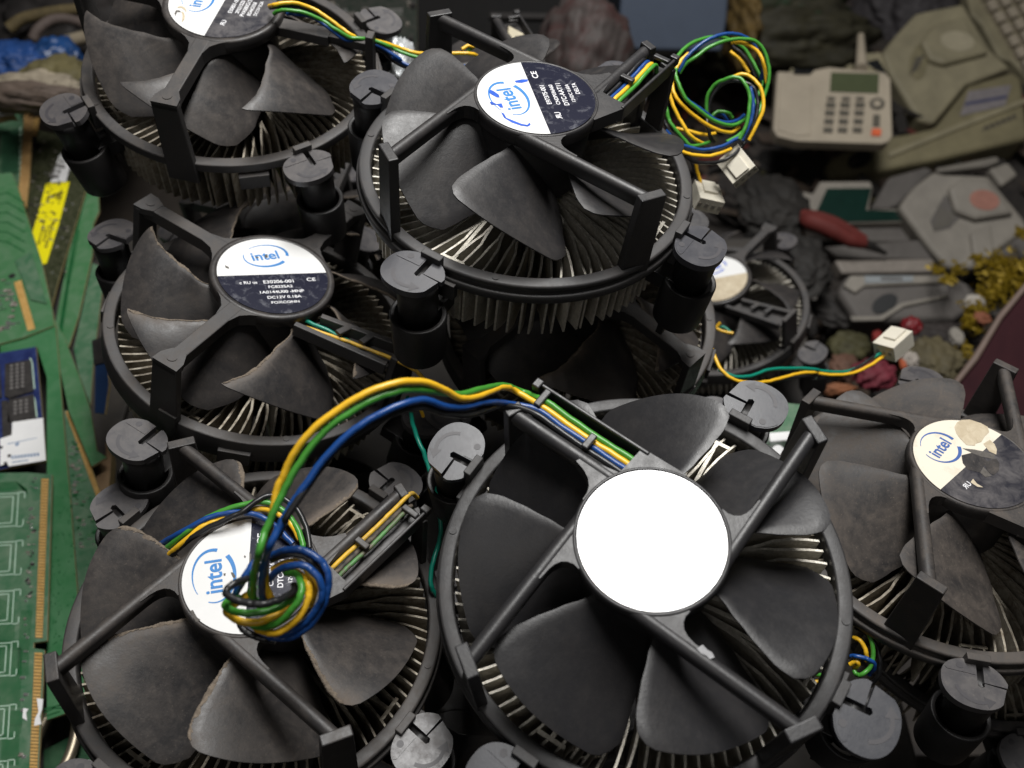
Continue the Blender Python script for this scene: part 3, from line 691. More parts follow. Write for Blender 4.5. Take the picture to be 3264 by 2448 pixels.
wire('E', 'k', [lane('E', 9.0, ss, zt)+dp([(1603, 1290, 195.3), (1553, 1305, 188.0), (1486, 1324, 179.5), (1418, 1318, 173.8), (1350, 1296, 170.0), (1269, 1312, 166.9), (1178, 1356, 165.1), (1101, 1404, 164.0), (1034, 1474, 163.5)])+lc([(940, 1060, 34), (890, 1150, 33), (850, 1250, 32)], K1),
               lc([(640, 560, 24.6), (560, 600, 26), (420, 650, 28.4), (320, 720, 29.6), (320, 800, 30.4), (450, 880, 31), (620, 925, 31.2), (800, 925, 31), (960, 895, 30), (1100, 840, 28.4), (1190, 780, 26.4), (1200, 690, 24.8)], KD),
               lc([(900, 350, 25), (1050, 295, 26), (1200, 290, 26.4), (1370, 335, 26.4), (1490, 440, 26.2), (1560, 560, 26), (1590, 700, 25.6)], KD),
               lc([(480, 1180, 23.8), (520, 1270, 24), (640, 1350, 24.2), (800, 1395, 24.2), (960, 1410, 24)], KD),
               lz('D', [(1078, 1320, 23.5), (1062, 1190, 24.4), (1000, 1060, 25.6), (900, 965, 26.6), (800, 945, 27), (700, 990, 26.8), (600, 1068, 26), (480, 1122, 25), (330, 1195, 23.4), (200, 1285, 20.5), (110, 1375, 16), (40, 1450, 9)], K1)], 0.72)
# raised cooler: coil hanging off its right side, two ivory plugs
zb = [19.5, 20.2, 20.3, 20.6, 21.4]
for c, d in (('k', 12.6), ('b', 13.8), ('y', 15.0), ('g', 16.2)):
    wire('B', c, [lane('B', d, [11, 16, 23, 30, 34.5, 36.5], [19.5, 20.3, 20.6, 21.6, 21.4, 17.5])])
wire('B', 'g', [dp([(440, 700, 277), (430, 760, 276), (470, 900, 275), (560, 1080, 275), (750, 1260, 277), (950, 1400, 279), (1150, 1450, 281), (1300, 1410, 283), (1420, 1290, 286), (1500, 1100, 289), (1570, 900, 291), (1500, 700, 292), (1350, 460, 292), (1150, 330, 290), (1000, 295, 288), (850, 300, 286), (600, 400, 283), (450, 560, 280)], KB),
               dp([(480, 760, 281), (560, 640, 280), (700, 540, 279), (900, 400, 279), (1150, 315, 280), (1400, 310, 281), (1560, 410, 282), (1650, 620, 283), (1660, 850, 284), (1600, 1080, 285), (1500, 1350, 284), (1300, 1560, 281), (1100, 1680, 279)], KB),
               dp([(840, 1320, 285), (850, 1080, 283), (950, 920, 281), (1100, 840, 279), (1250, 825, 278), (1360, 920, 277), (1410, 1080, 277), (1400, 1280, 277), (1350, 1480, 277.5), (1270, 1640, 278)], KB),
               dp([(60, 800, 274), (80, 900, 274), (130, 990, 274), (210, 1080, 275), (290, 1150, 276), (400, 1130, 280), (450, 1110, 284)], KB2),
               dp([(900, 1340, 290), (1000, 1265, 290), (1120, 1290, 290), (1180, 1360, 291)], KB)])
wire('B', 'b', [dp([(470, 740, 280.5), (600, 520, 279), (800, 350, 279), (1000, 258, 280), (1150, 235, 281), (1350, 280, 283), (1480, 400, 286), (1580, 650, 288), (1560, 850, 290)], KB),
               dp([(500, 990, 276), (580, 1110, 276.5), (750, 1235, 278), (900, 1345, 280), (1080, 1415, 282), (1230, 1390, 284), (1330, 1320, 287)], KB),
               dp([(1420, 940, 278), (1455, 1100, 278), (1455, 1280, 278), (1400, 1480, 278.5), (1310, 1650, 279)], KB),
               dp([(60, 1010, 273), (150, 1110, 274), (280, 1160, 275), (420, 1178, 276), (560, 1150, 277), (700, 1080, 279)], KB2),
               dp([(900, 1330, 291), (980, 1300, 291), (1060, 1320, 292), (1120, 1390, 293)], KB)])
wire('B', 'y', [dp([(600, 500, 281), (500, 600, 280), (420, 740, 279), (390, 880, 277), (430, 1050, 276), (550, 1200, 276.5), (750, 1370, 278), (950, 1490, 280), (1150, 1545, 282), (1270, 1480, 284)], KB),
               dp([(340, 990, 275), (400, 1200, 275), (500, 1400, 275.5), (620, 1570, 276), (735, 1660, 278), (820, 1700, 282)], KB),
               dp([(1160, 820, 280), (1300, 770, 279), (1430, 820, 278.5), (1540, 930, 278), (1590, 1080, 278), (1570, 1300, 278), (1480, 1500, 279), (1400, 1640, 280)], KB),
               dp([(1640, 900, 286), (1590, 640, 286), (1500, 470, 286), (1330, 370, 285), (1180, 345, 284)], KB),
               dp([(1150, 470, 290), (1280, 590, 290), (1400, 760, 290)], KB),
               dp([(430, 1490, 288), (560, 1520, 288), (700, 1560, 288), (830, 1580, 289), (960, 1550, 290)], KB),
               dp([(180, 1190, 274), (300, 1230, 275), (420, 1242, 276), (520, 1222, 277), (640, 1170, 279)], KB2),
               dp([(325, 1290, 288), (340, 1380, 289), (370, 1460, 290), (400, 1530, 291)], KB2)])
wire('B', 'k', [dp([(1180, 400, 291), (1320, 520, 291), (1430, 680, 291), (1490, 820, 291)], KB), dp([(860, 1380, 287), (880, 1150, 286), (1000, 950, 284), (1150, 870, 281), (1320, 880, 279.5), (1460, 960, 279), (1510, 1150, 279), (1480, 1380, 279), (1400, 1560, 280)], KB),
               dp([(840, 1290, 284), (850, 1450, 283), (890, 1600, 283), (940, 1680, 284)], KB),
               dp([(240, 1240, 275), (300, 1280, 276), (400, 1297, 277), (520, 1290, 278), (640, 1240, 279), (760, 1120, 281)], KB2),
               dp([(45, 920, 274), (90, 1010, 274), (160, 1085, 274.5), (240, 1140, 276)], KB2), dp([(290, 1280, 289), (330, 1420, 290), (350, 1540, 291)], KB2)])
def plug(k, px, py, d, ax_px, up, size=(10.5, 6.0, 12.5), slots=4):
    c = at(px, py, d); a = (at(*ax_px)-c).normalized(); u = Vector(up); u = (u-a*u.dot(a)).normalized(); w = a.cross(u)
    M = Matrix((( w.x, u.x, a.x, c.x), (w.y, u.y, a.y, c.y), (w.z, u.z, a.z, c.z), (0, 0, 0, 1)))
    mb = MB(); mb.box((0, 0, 0), size, 0, M)
    mb.box((0, size[1]/2+.4, 1.5), (size[0]*.55, .9, size[2]*.6), 0, M)
    for i in range(slots):
        x = (i-(slots-1)/2)*2.4
        mb.box((x, -size[1]/2-.03, size[2]*.28), (1.0, .16, 2.6), 1, M)
        mb.box((x, 0, -size[2]/2-.03), (1.4, 1.6, .16), 1, M)
        mb.box((x, 0, size[2]/2+.03), (1.2, 1.2, .16), 1, M)
    return obj('wire_plug', mb, [IVORY, SHD], COOL[k], world=True, bevel=0.25)
SHD = simple('plug_slot', (0.33, 0.30, 0.25), 0.7)
plug('B', 2350, 530, 282, (2398, 590, 279), (-0.5, -0.5, 0.8), (8.6, 4.8, 9.6))
plug('B', 2252, 628, 290, (2240, 590, 294), (0.3, 0.1, 1), (8.8, 5, 9.5))
# upper left cooler's cable
KA = ((500, 0), 2.765); KA2 = ((1200, 0), 2.2123)
wire('A', 'y', [dp([(990, 55, 266), (1030, 40, 264), (1100, 22, 264), (1250, 30, 266), (1400, 90, 268), (1520, 170, 269), (1630, 250, 270), (1720, 312, 271), (1800, 345, 273), (1950, 365, 276)], KA)+dp([(150, 330, 280), (250, 360, 281), (360, 372, 281), (480, 378, 282), (590, 376, 283), (680, 380, 284), (715, 400, 287)], KA2), dp([(690, 330, 292), (650, 325, 292), (600, 350, 291)], KA2), dp([(735, 460, 288), (765, 470, 288), (800, 490, 290)], KA2)])
wire('A', 'g', [dp([(1030, 120, 265), (1080, 100, 264), (1150, 90, 264), (1300, 112, 265), (1450, 180, 267), (1580, 262, 268), (1700, 330, 270), (1790, 336, 271), (1900, 352, 273), (2050, 402, 275)], KA)+dp([(120, 340, 278), (250, 395, 279), (340, 418, 280), (470, 450, 281), (590, 466, 283), (670, 475, 285), (740, 525, 288)], KA2), dp([(600, 520, 289), (680, 500, 290), (735, 515, 291)], KA2), dp([(640, 360, 293), (700, 320, 293)], KA2)])
wire('A', 'b', [dp([(1150, 120, 266), (1220, 122, 265), (1310, 135, 266), (1400, 165, 267), (1520, 245, 268), (1650, 342, 270), (1780, 358, 272), (1870, 372, 273), (2000, 432, 275), (2150, 530, 277)], KA)+dp([(120, 405, 278), (250, 470, 279), (340, 495, 280), (470, 540, 281)], KA2), dp([(610, 465, 288), (690, 480, 289), (730, 460, 290)], KA2)])
wire('A', 'k', [dp([(1000, 70, 266), (1060, 60, 265), (1250, 60, 267), (1400, 115, 269), (1520, 195, 270), (1640, 280, 271), (1720, 330, 272), (1860, 392, 274), (2000, 460, 276)], KA)+dp([(110, 425, 279), (230, 490, 280), (330, 520, 281)], KA2)])
# far cooler's cable with a three-pin plug
KG = ((1750, 550), 2.2122); KG2 = ((2400, 500), 2.074)
wire('G', 'y', [dp([(1150, 1240, 300), (1165, 1290, 298), (1205, 1375, 296), (1265, 1440, 295), (1330, 1468, 295), (1420, 1478, 296), (1500, 1480, 298), (1600, 1462, 302), (1750, 1422, 308), (1880, 1410, 312)], KG)+dp([(430, 1430, 316), (540, 1440, 318), (650, 1432, 320), (760, 1385, 322), (840, 1330, 324), (870, 1310, 325)], KG2), dp([(1165, 1085, 330), (1220, 1120, 329), (1300, 1135, 328)], KG), dp([(1160, 1110, 330), (1210, 1055, 329)], KG)])
wire('G', 't', [dp([(1200, 1390, 300), (1250, 1418, 299), (1330, 1442, 299), (1430, 1430, 301), (1560, 1388, 305), (1750, 1380, 309), (1900, 1392, 313)], KG)+dp([(300, 1396, 315), (420, 1407, 317), (540, 1420, 319), (650, 1410, 321), (760, 1350, 323), (850, 1295, 325)], KG2), dp([(1165, 1100, 331), (1230, 1090, 330), (1280, 1130, 329)], KG)])
wire('G', 'k', [dp([(1500, 1495, 299), (1700, 1450, 306), (1880, 1430, 313)], KG)+dp([(430, 1458, 317), (560, 1458, 319), (670, 1405, 321), (770, 1340, 323), (845, 1290, 326)], KG2)])
plug('G', 2848, 1096, 325, (2908, 1042, 329), (-0.75, -0.2, 0.62), (8.6, 6.4, 11.5), 3)
# dusty wires in the channels of the lower left and middle left coolers
wire('D', 'yd', [lane('D', 12.6, [11, 16, 23, 30, 37, 42, 44.5], [19.5, 20.6, 20.4, 20.6, 21.2, 21.2, 17])])
wire('D', 'kd', [lane('D', 13.8, [11, 16, 23, 30, 37, 41], [19.3, 20.0, 20.0, 20.2, 20.6, 18])])
wire('D', 'gd', [lane('D', 15.2, [11, 16, 23, 30, 37, 41], [19.5, 20.6, 20.4, 20.6, 21.0, 17])])
def clane(pts): return [pmat('C') @ Vector(p) for p in pts]
wire('C', 'yd', [clane([(17, 6, 18.8), (20, 11.5, 19.4), (24.0, 20.5, 19.8), (28.6, 30.5, 20.2), (33.5, 38, 20.2), (36, 43, 17)])], 0.6)
wire('C', 't', [clane([(15, 8.5, 18.6), (17.4, 12.0, 19.0), (20.5, 17.5, 18.8), (24, 25, 17.6), (27, 32, 16.8)])], 0.6)
KT = ((1200, 1250), 2.368)
wire('C', 't', [dp([(235, 40, 252), (250, 95, 248), (266, 200, 242), (300, 320, 238), (345, 430, 236), (385, 540, 236), (420, 660, 235), (445, 760, 234), (470, 880, 236), (485, 1000, 236), (478, 1110, 235), (440, 1250, 232), (410, 1380, 231), (418, 1470, 231), (455, 1540, 233), (480, 1600, 238)], KT)], 0.62)
wire('C', 'y', [dp([(322, 85, 246), (335, 130, 244), (352, 185, 246)], KT)], 0.5)
# wires squeezed between the front cooler and the one at the right edge
KF = ((2600, 1900), 3.027)
wire('F', 'g', [dp([(380, 235, 232), (430, 270, 230), (490, 330, 229), (545, 440, 228), (558, 560, 227.5), (530, 680, 227), (450, 755, 227), (400, 760, 228), (360, 720, 229)], KF), dp([(0, 755, 236), (50, 770, 235), (110, 790, 234)], KF), dp([(430, 1545, 222), (490, 1515, 220), (560, 1500, 220), (620, 1510, 222)], KF)])
wire('F', 'k', [dp([(390, 300, 233), (470, 350, 231), (560, 450, 230), (610, 560, 229), (622, 680, 229), (590, 790, 230), (520, 860, 232)], KF)])
wire('F', 'y', [dp([(370, 400, 231), (410, 420, 230), (455, 480, 229), (490, 560, 228.5), (490, 620, 230)], KF), dp([(330, 660, 229), (390, 630, 228), (410, 660, 228), (370, 700, 230)], KF), dp([(0, 830, 236), (40, 810, 236)], KF)])
wire('F', 'b', [dp([(340, 580, 229), (400, 580, 227.5), (480, 598, 227), (550, 630, 227), (560, 700, 228), (520, 760, 230)], KF)])

# ---------------------------------------------------------------- memory boards at the left
GRN = two_tone('pcb_green', (0.03, 0.15, 0.052), (0.075, 0.20, 0.095), 90, 0.3, 0.75, 0.35, 0.5)
GRN2 = two_tone('pcb_dull_green', (0.035, 0.13, 0.06), (0.13, 0.20, 0.13), 130, 0.35, 0.7, 0.4, 0.6)
GRNL = two_tone('pcb_light_green', (0.045, 0.165, 0.06), (0.12, 0.215, 0.125), 110, 0.35, 0.8, 0.4, 0.55)
GRND = simple('pcb_trace', (0.012, 0.10, 0.03), 0.35, 0, 0.2)
OLV = two_tone('pcb_olive', (0.025, 0.03, 0.012), (0.085, 0.085, 0.05), 500, 0.45, 0.7, 0.45, 0.5)
PBLU = two_tone('pcb_blue', (0.012, 0.02, 0.09), (0.03, 0.05, 0.16), 220, 0.4, 0.7, 0.4)
GOLD = two_tone('gold_contact', (0.50, 0.28, 0.075), (0.66, 0.42, 0.15), 400, 0.35, 0.7, 0.45, 0.6, 0.15)
GOLDE = simple('contact_edge', (0.12, 0.085, 0.03), 0.6, 0, .2)
CHIP = two_tone('chip_resin', (0.022, 0.02, 0.02), (0.055, 0.05, 0.047), 260, 0.4, 0.75, 0.5)
CHIPT = simple('chip_print', (0.17, 0.16, 0.155), 0.6, 0, .2, 700)
SILK = simple('silkscreen', (0.46, 0.62, 0.50), 0.6, 0, .08)
PAPER = simple('paper_white', (0.82, 0.82, 0.82), 0.6, 0, .04)
YEL = simple('label_yellow', (0.86, 0.76, 0.005), 0.5, 0, .06)
INK = simple('ink_dark', (0.07, 0.055, 0.02), 0.6, 0, .2)
INKB = simple('ink_blue', (0.20, 0.28, 0.42), 0.6, 0, .2)
SOLD = simple('solder', (0.75, 0.75, 0.72), 0.3, 0.9, .1)
SMD = two_tone('smd_parts', (0.35, 0.33, 0.29), (0.08, 0.06, 0.045), 900, 0.4, 0.6, 0.4)
FR4 = two_tone('board_edge_tan', (0.22, 0.16, 0.07), (0.34, 0.26, 0.12), 300, .35, .7, .6)
BG = 'memory boards piled beside the coolers'
def board(name, label, cat, poly, z, mat, crop, th=1.3, nrm=None, group=BG):
    pz = Vector((0, 0, z+Z0)); n = Vector(nrm or (0, 0, 1)).normalized()
    c0 = cr([poly[0]], crop)[0]; p0 = on_plane(c0[0], c0[1], pz, Vector((0, 0, 1)))
    B = dict(p0=p0, n=n, crop=crop)
    top = [on_plane(a, b, p0, n) for a, b in [q[:2] for q in cr(poly, crop)]]
    root = thing(name, label, cat, at_base(top), group); B['root'] = root
    mb = MB(); mb.slab(top, th, 0, n, 1); obj('board', mb, [mat, FR4], root, world=True, bevel=0.12)
    return B
def bp(B, pts, h=0.0, crop=None):
    q = B['p0']+B['n']*h
    return [on_plane(a[0], a[1], q, B['n']) for a in cr(pts, crop or B['crop'])]
def patch(B, name, polys, h, th, mat, crop=None, bevel=0, mats=None):
    mb = MB()
    for p in polys: mb.slab(bp(B, p, h, crop), th, 0, B['n'])
    return obj(name, mb, mat, B['root'], world=True, bevel=bevel)
def contacts(B, a, b, wid, n, gap=0.3, skip=None):      # gold fingers from a to b (crop px), width vector in px
    mb = MB()
    base = [a, b, (b[0]+wid[0], b[1]+wid[1]), (a[0]+wid[0], a[1]+wid[1])]
    mb.slab(bp(B, base, 0.06), 0.2, 1, B['n'])
    for i in range(n):
        if skip and skip[0] <= i/n <= skip[1]: continue
        t0, t1 = i/n, (i+1-gap)/n
        P = lambda t, w: (a[0]+(b[0]-a[0])*t+wid[0]*w, a[1]+(b[1]-a[1])*t+wid[1]*w)
        mb.slab(bp(B, [P(t0, .03), P(t1, .03), P(t1, .97), P(t0, .97)], 0.16), 0.1, 0, B['n'])
    return obj('contact_strip', mb, [GOLD, GOLDE], B['root'], world=True)
def lines(B, name, pls, w, mat, h=0.12, th=0.06, crop=None):
    mb = MB()
    for pl in pls:
        P = bp(B, pl, h, crop)
        for a, b in zip(P, P[1:]):
            d = (b-a).normalized(); s = B['n'].cross(d)*w/2
            mb.slab([a-s-d*w/2, b-s+d*w/2, b+s+d*w/2, a+s-d*w/2], th, 0, B['n'])
    return obj(name, mb, mat, B['root'], world=True)
def scatter(B, name, quad, n, lo, hi, mats, h=0.5, crop=None, seed=1):
    r = random.Random(seed); mb = MB(); P = bp(B, quad, 0, crop)
    for i in range(n):
        u, v = r.random(), r.random()
        p = (P[0]*(1-u)+P[1]*u)*(1-v)+(P[3]*(1-u)+P[2]*u)*v
        e = (P[1]-P[0]).normalized(); f = B['n'].cross(e)
        a, b = r.uniform(lo, hi), r.uniform(lo, hi)*.6; hh = r.uniform(.3, 1)*h
        mb.slab([p-e*a-f*b+B['n']*hh, p+e*a-f*b+B['n']*hh, p+e*a+f*b+B['n']*hh, p-e*a+f*b+B['n']*hh], hh+.02, r.randrange(len(mats)), B['n'])
    return obj(name, mb, mats, B['root'], world=True)
C8 = ((0, 1500), 1.751); C6L = ((0, 850), 2.553); C5L = ((0, 250), 2.553)

# cardboard tray beneath the boards
CARD = two_tone('brown_cardboard', (0.20, 0.12, 0.06), (0.30, 0.20, 0.11), 60, 0.35, 0.7, 0.8)
DARK = two_tone('table_top', (0.016, 0.014, 0.013), (0.045, 0.038, 0.03), 30, 0.35, 0.75, 0.7, bmp=0.3)
t = thing('crate', 'low black crate lying under the green memory boards', 'crate', Matrix.Translation((-300, 140, Z0-390)))
mb = MB(); mb.box((0, 0, 20), (250, 420, 40)); obj('crate_body', mb, DARK, t, bevel=1.5)
mb = MB(); mb.box((0, 0, 42), (230, 400, 4)); obj('crate_lid', mb, DARK, t, bevel=1)

b = board('memory_board', 'plain bright green board, the longest, between the gold-edged one and the coolers', 'memory board', [(0, 560), (180, 500), (440, 440), (452, 470), (1110/2.02, 1659), (1140/2.02, 1800), (700, 3580), (640, 3640), (560, 3640), (555, 3600), (520, 3640), (380, 3690), (380, 900), (300, 650), (120, 700), (60, 755), (0, 735)], -326, GRN, C6L)
lines(b, 'trace_pattern', [[(0, 640), (200, 590), (420, 500)], [(0, 610), (190, 560), (430, 470)], [(0, 585), (200, 520)]], 0.5, GRND, crop=C6L)
lines(b, 'trace_pattern', [[(250, 1330), (330, 1310), (420, 1290)], [(250, 1350), (300, 1325), (380, 1325), (430, 1305)], [(255, 1370), (330, 1345)]], 0.5, GRND, crop=C8)
rr = random.Random(5); mb = MB()
for i in range(90):
    x, y = rr.uniform(290, 430), rr.uniform(100, 980)
    if y > 600 and rr.random() < .5: x = rr.uniform(270, 360)
    p = bp(b, [(x, y)], 0.04, C8)[0]; mb.cyl((p.x, p.y), rr.uniform(.22, .4), p.z-.1, p.z, 10)
obj('solder_via', mb, GRND, b['root'], world=True)

b = board('memory_board', 'large green board at the lower left with white chip outlines and a gold edge', 'memory board', [(-400, 20), (150, 10), (290, 20), (285, 200), (262, 950), (188, 960), (186, 990), (248, 1000), (215, 1660), (210, 1760), (-400, 1760)], -318, GRN2, C8)
contacts(b, (230, 44), (196, 935), (42, 2), 52)
contacts(b, (192, 1015), (160, 1740), (46, 2), 38)
rects = []
for y, x in ((118, 140), (388, 128), (662, 115), (952, 102), (1303, 91), (1612, 82)):
    rects += [[(-60, y+16), (x-37, y+8), (x-48, y+190), (-60, y+198)], [(-60, y+34), (x-66, y+26), (x-76, y+172), (-60, y+182)], [(x-36, y+4), (x, y), (x-2, y+32)], [(x-44, y+194), (x-13, y+190), (x-10, y+156)]]
lines(b, 'silkscreen_outline', rects, 0.34, SILK)
scatter(b, 'resistor', [(165, 40), (205, 40), (175, 760), (145, 760)], 46, .25, .8, [SMD, SOLD, CHIP], .5, None, 3)
scatter(b, 'resistor', [(140, 780), (165, 780), (135, 1640), (110, 1640)], 14, .3, .9, [SMD, SOLD], .5, None, 4)
g1 = [[(20+i*8-60, 700+i*3), (20+i*8-62, 950), (20+i*8-20, 1000), (20+i*8-30, 1320)] for i in range(16)]
g2 = [[(-20, 110+i*5-40), (90+i*4, 60+i*5), (150, 105+i*3)] for i in range(10)]
g3 = [[(120+i*7, 780), (112+i*7, 880+i*6), (104+i*7, 1000), (98+i*7, 1140)] for i in range(9)]
g4 = [[(20+i*7, 1340), (30+i*7, 1420), (14+i*7, 1480), (10+i*7, 1640)] for i in range(14)]
for g in (g1, g2, g3, g4): lines(b, 'trace_pattern', g, 0.22, GRND, 0.05, 0.04)
patch(b, 'paint_drop', [[(205, 1270), (240, 1275), (235, 1330), (222, 1370), (230, 1415), (190, 1425), (195, 1385), (215, 1345)], [(130, 1325), (158, 1330), (145, 1350), (150, 1395), (125, 1380)]], 0.35, .3, PAPER)

b = board('memory_board', 'dark blue board with black chips and a white paper label', 'memory board', [(-260, 740), (0, 700), (292, 650), (345, 1230), (372, 1580), (-260, 1700)], -322.5, PBLU, C6L)
for q in ([(40, 790), (245, 755), (268, 1010), (70, 1070), (35, 1050)], [(70, 1080), (268, 1035), (290, 1235), (60, 1270)], [(-200, 800), (-10, 790), (10, 1060), (-190, 1080)], [(10, 1090), (60, 1085), (95, 1370), (20, 1390)]):
    patch(b, 'memory_chip', [q], 1.1, 1.1, CHIP, bevel=.1)
patch(b, 'chip_print', [[(80+45*i, 800-8*i+30*j), (105+45*i, 796-8*i+30*j), (107+45*i, 812-8*i+30*j), (82+45*i, 816-8*i+30*j)] for i in range(3) for j in range(7)]+[[(110+45*i, 1095-8*i+30*j), (135+45*i, 1091-8*i+30*j), (137+45*i, 1107-8*i+30*j), (112+45*i, 1111-8*i+30*j)] for i in range(3) for j in range(4)], 1.2, .15, CHIPT)
lines(b, 'silkscreen_outline', [[(245, 745), (262, 780), (280, 990)], [(270, 1050), (285, 1090), (300, 1220)]], 0.5, SILK)
B_ = b; patch(b, 'paper_label', [[(100, 1265), (350, 1230), (358, 1380), (372, 1575), (70, 1625), (60, 1600), (0, 1620), (0, 1400), (95, 1370)]], 1.5, .25, PAPER)
patch(b, 'label_print', [[(90+26*i, 1540-3*i), (108+26*i, 1537-3*i), (110+26*i, 1562-3*i), (92+26*i, 1565-3*i)] for i in range(9)]+[[(95, 1588), (230, 1570), (232, 1578), (97, 1596)], [(60, 1440), (300, 1390), (301, 1394), (61, 1446)], [(120, 1450), (140, 1425), (160, 1440), (135, 1462)]], 1.58, .1, INKB)
patch(b, 'label_hole', [[(60, 1530), (90, 1525), (85, 1548), (62, 1552)], [(0, 1460), (22, 1458), (20, 1480), (0, 1482)], [(30, 1590), (60, 1588), (50, 1612), (32, 1615)]], 1.6, .1, CHIP)

b = board('memory_board', 'bright green strip of board slanting down towards the coolers, its lower end bare', 'memory board', [(285, 0), (352, 0), (440, 420), (530, 590), (640, 880), (735, 1160), (790, 1500), (868, 1550), (745, 1625), (700, 1520), (560, 1180), (480, 800), (420, 600)], -330, GRNL, C6L)
b = board('memory_board', 'mottled green board with a row of gold fingers along its right slanting edge', 'memory board', [(520, 1170), (575, 1165), (955, 2215), (900, 2260), (640, 2680), (600, 2600), (560, 1700)], -333, GRN2, C6L)
contacts(b, (530, 1180), (905, 2205), (44, -6), 62)
scatter(b, 'capacitor', [(560, 1420), (620, 1420), (830, 2250), (640, 2350)], 70, .3, 1.1, [SMD, SOLD, GRNL, GRND], .6, None, 9)

b = board('memory_board', 'olive-black board with solder dots, carrying a yellow and a white sticker', 'memory board', [(300, 420), (560, 470), (740, 800), (700, 900), (470, 1659), (420, 1860), (180, 1200), (215, 1000)], -338, OLV, C5L)
patch(b, 'yellow_sticker', [[(400, 852), (566, 840), (480, 1180), (378, 1505), (342, 1512), (262, 1260), (330, 1030), (372, 860)]], .35, .25, YEL)
patch(b, 'white_sticker', [[(478, 628), (500, 610), (550, 612), (580, 675), (536, 838), (410, 845)]], .3, .2, PAPER)
patch(b, 'sticker_print', [[(455+i*10-j*26, 690+i*2+j*40), (463+i*10-j*26, 692+i*2+j*40), (456+i*10-j*26, 722+i*2+j*40), (448+i*10-j*26, 720+i*2+j*40)] for i in range(8) for j in range(3) if (i*j) % 4 != 3], .42, .1, CHIPT)
mb = MB()
def stick_text(B, txt, p0, p1, size, h, flip=False):
    a, c = bp(B, [p0, p1], h); d = (c-a).normalized(); s = B['n'].cross(d)
    v, f = text2d(txt); m = (a+c)/2
    mb.add([tuple(m+d*(x*size)+s*(y*size)) for x, y, _ in v], f)
stick_text(b, 'Memory Power', (455, 1095), (352, 1455), 3.4, .45)
stick_text(b, 'D2 512M-667', (405, 1130), (330, 1420), 2.0, .45); stick_text(b, 'LIFE TIME WARRANTY', (370, 1110), (300, 1400), 1.7, .45); stick_text(b, 'V2', (318, 1310), (300, 1370), 3.2, .45)
obj('sticker_writing', mb, INK, b['root'], world=True)
patch(b, 'sticker_emblem', [[(370, 985), (390, 950), (420, 955), (440, 935), (455, 950), (435, 965), (405, 975), (400, 1000), (378, 1005)], [(425, 940), (450, 940), (450, 965), (428, 966)], [(496, 895), (510, 897), (505, 912), (493, 910)], [(472, 1010), (486, 1012), (482, 1026), (470, 1024)], [(460, 930), (505, 925), (500, 990), (450, 985)]], .4, .1, simple('emblem_olive', (0.28, 0.24, 0.01), .5))
scatter(b, 'resistor', [(300, 480), (560, 520), (560, 1650), (230, 1050)], 120, .3, 1.5, [SMD, CHIP, OLV, OLV], .7, None, 11)
mb = MB()
for p in ((372, 770), (560, 760), (288, 1030), (590, 1020), (505, 1298), (426, 1580), (510, 505)):
    q = bp(b, [p], .3)[0]; mb.cyl((q.x, q.y), .75, q.z-.3, q.z+.2, 14)
obj('solder_dot', mb, SOLD, b['root'], world=True)

b = board('memory_board', 'green board on edge at the top of the pile next to the yellow-stickered one', 'memory board', [(690, 880), (720, 850), (800, 920), (806, 1080), (760, 1180), (750, 1440), (640, 1930), (560, 2180), (430, 2100), (560, 1400)], -341, GRNL, C5L)
lines(b, 'board_edge', [[(700, 900), (600, 1340), (480, 2080)]], 1.0, GRND); lines(b, 'trace_pattern', [[(640, 1240), (560, 1659), (500, 2060)]], 1.0, GRND)
b = board('memory_board', 'dull grey-green board deepest in the pile, close to the left coolers', 'memory board', [(750, 1500), (840, 1540), (830, 1740), (760, 2300), (735, 2660), (640, 2400), (600, 2200)], -344, GRN2, C5L)
b = board('memory_board', 'green board at the upper left with a white dotted column and dark chips', 'memory board', [(-200, 420), (30, 330), (130, 260), (210, 240), (200, 430), (170, 900), (110, 860), (-200, 920)], -334, GRN2, C5L)
lines(b, 'silkscreen_outline', [[(168, 400+45*i), (164, 425+45*i)] for i in range(10)], 1.0, SILK)
patch(b, 'memory_chip', [[(20, 430), (150, 410), (140, 760), (10, 770)]], .9, .9, simple('chip_green', (0.03, 0.10, 0.05), .5), bevel=.1)
patch(b, 'memory_chip', [[(-60, 470), (0, 460), (-10, 620), (-60, 640)]], .9, .9, CHIP, bevel=.1)
b = board('memory_board', 'tan-edged narrow board standing between two green boards at the upper left', 'memory board', [(200, 235), (272, 225), (262, 420), (240, 800), (212, 1050), (150, 930), (172, 640)], -331, two_tone('tan_edge', (0.30, 0.17, 0.06), (0.42, 0.26, 0.10), 150, .35, .7, .6), C5L)
contacts(b, (275, 310), (255, 470), (48, 0), 7)
b = board('memory_board', 'wide green board on the left edge with a short tan contact strip', 'memory board', [(-150, 790), (95, 765), (150, 900), (340, 1500), (425, 1880), (440, 2010), (180, 2110), (-150, 2200)], -321.5, GRNL, C5L, nrm=(0.02, -0.02, 1))
contacts(b, (112, 1660), (225, 2055), (62, -20), 1, 0.0)
patch(b, 'memory_chip', [[(120, 1480), (255, 1410), (380, 1830), (250, 1800)]], .8, .8, GRN2, bevel=.1)
scatter(b, 'capacitor', [(-80, 1650), (60, 1640), (180, 2030), (-60, 2080)], 40, .5, 2.0, [SMD, GRN2, SOLD], .7, None, 21)
lines(b, 'trace_pattern', [[(-100, 960+j*70), (60, 930+j*80), (200, 1010+j*80)] for j in range(6)], .7, GRND)
mb = MB(); q = bp(b, [(97, 1607)], .06)[0]; mb.cyl((q.x, q.y), 1.7, q.z-.2, q.z+.05, 18); obj('mounting_hole', mb, HOLE, b['root'], world=True)
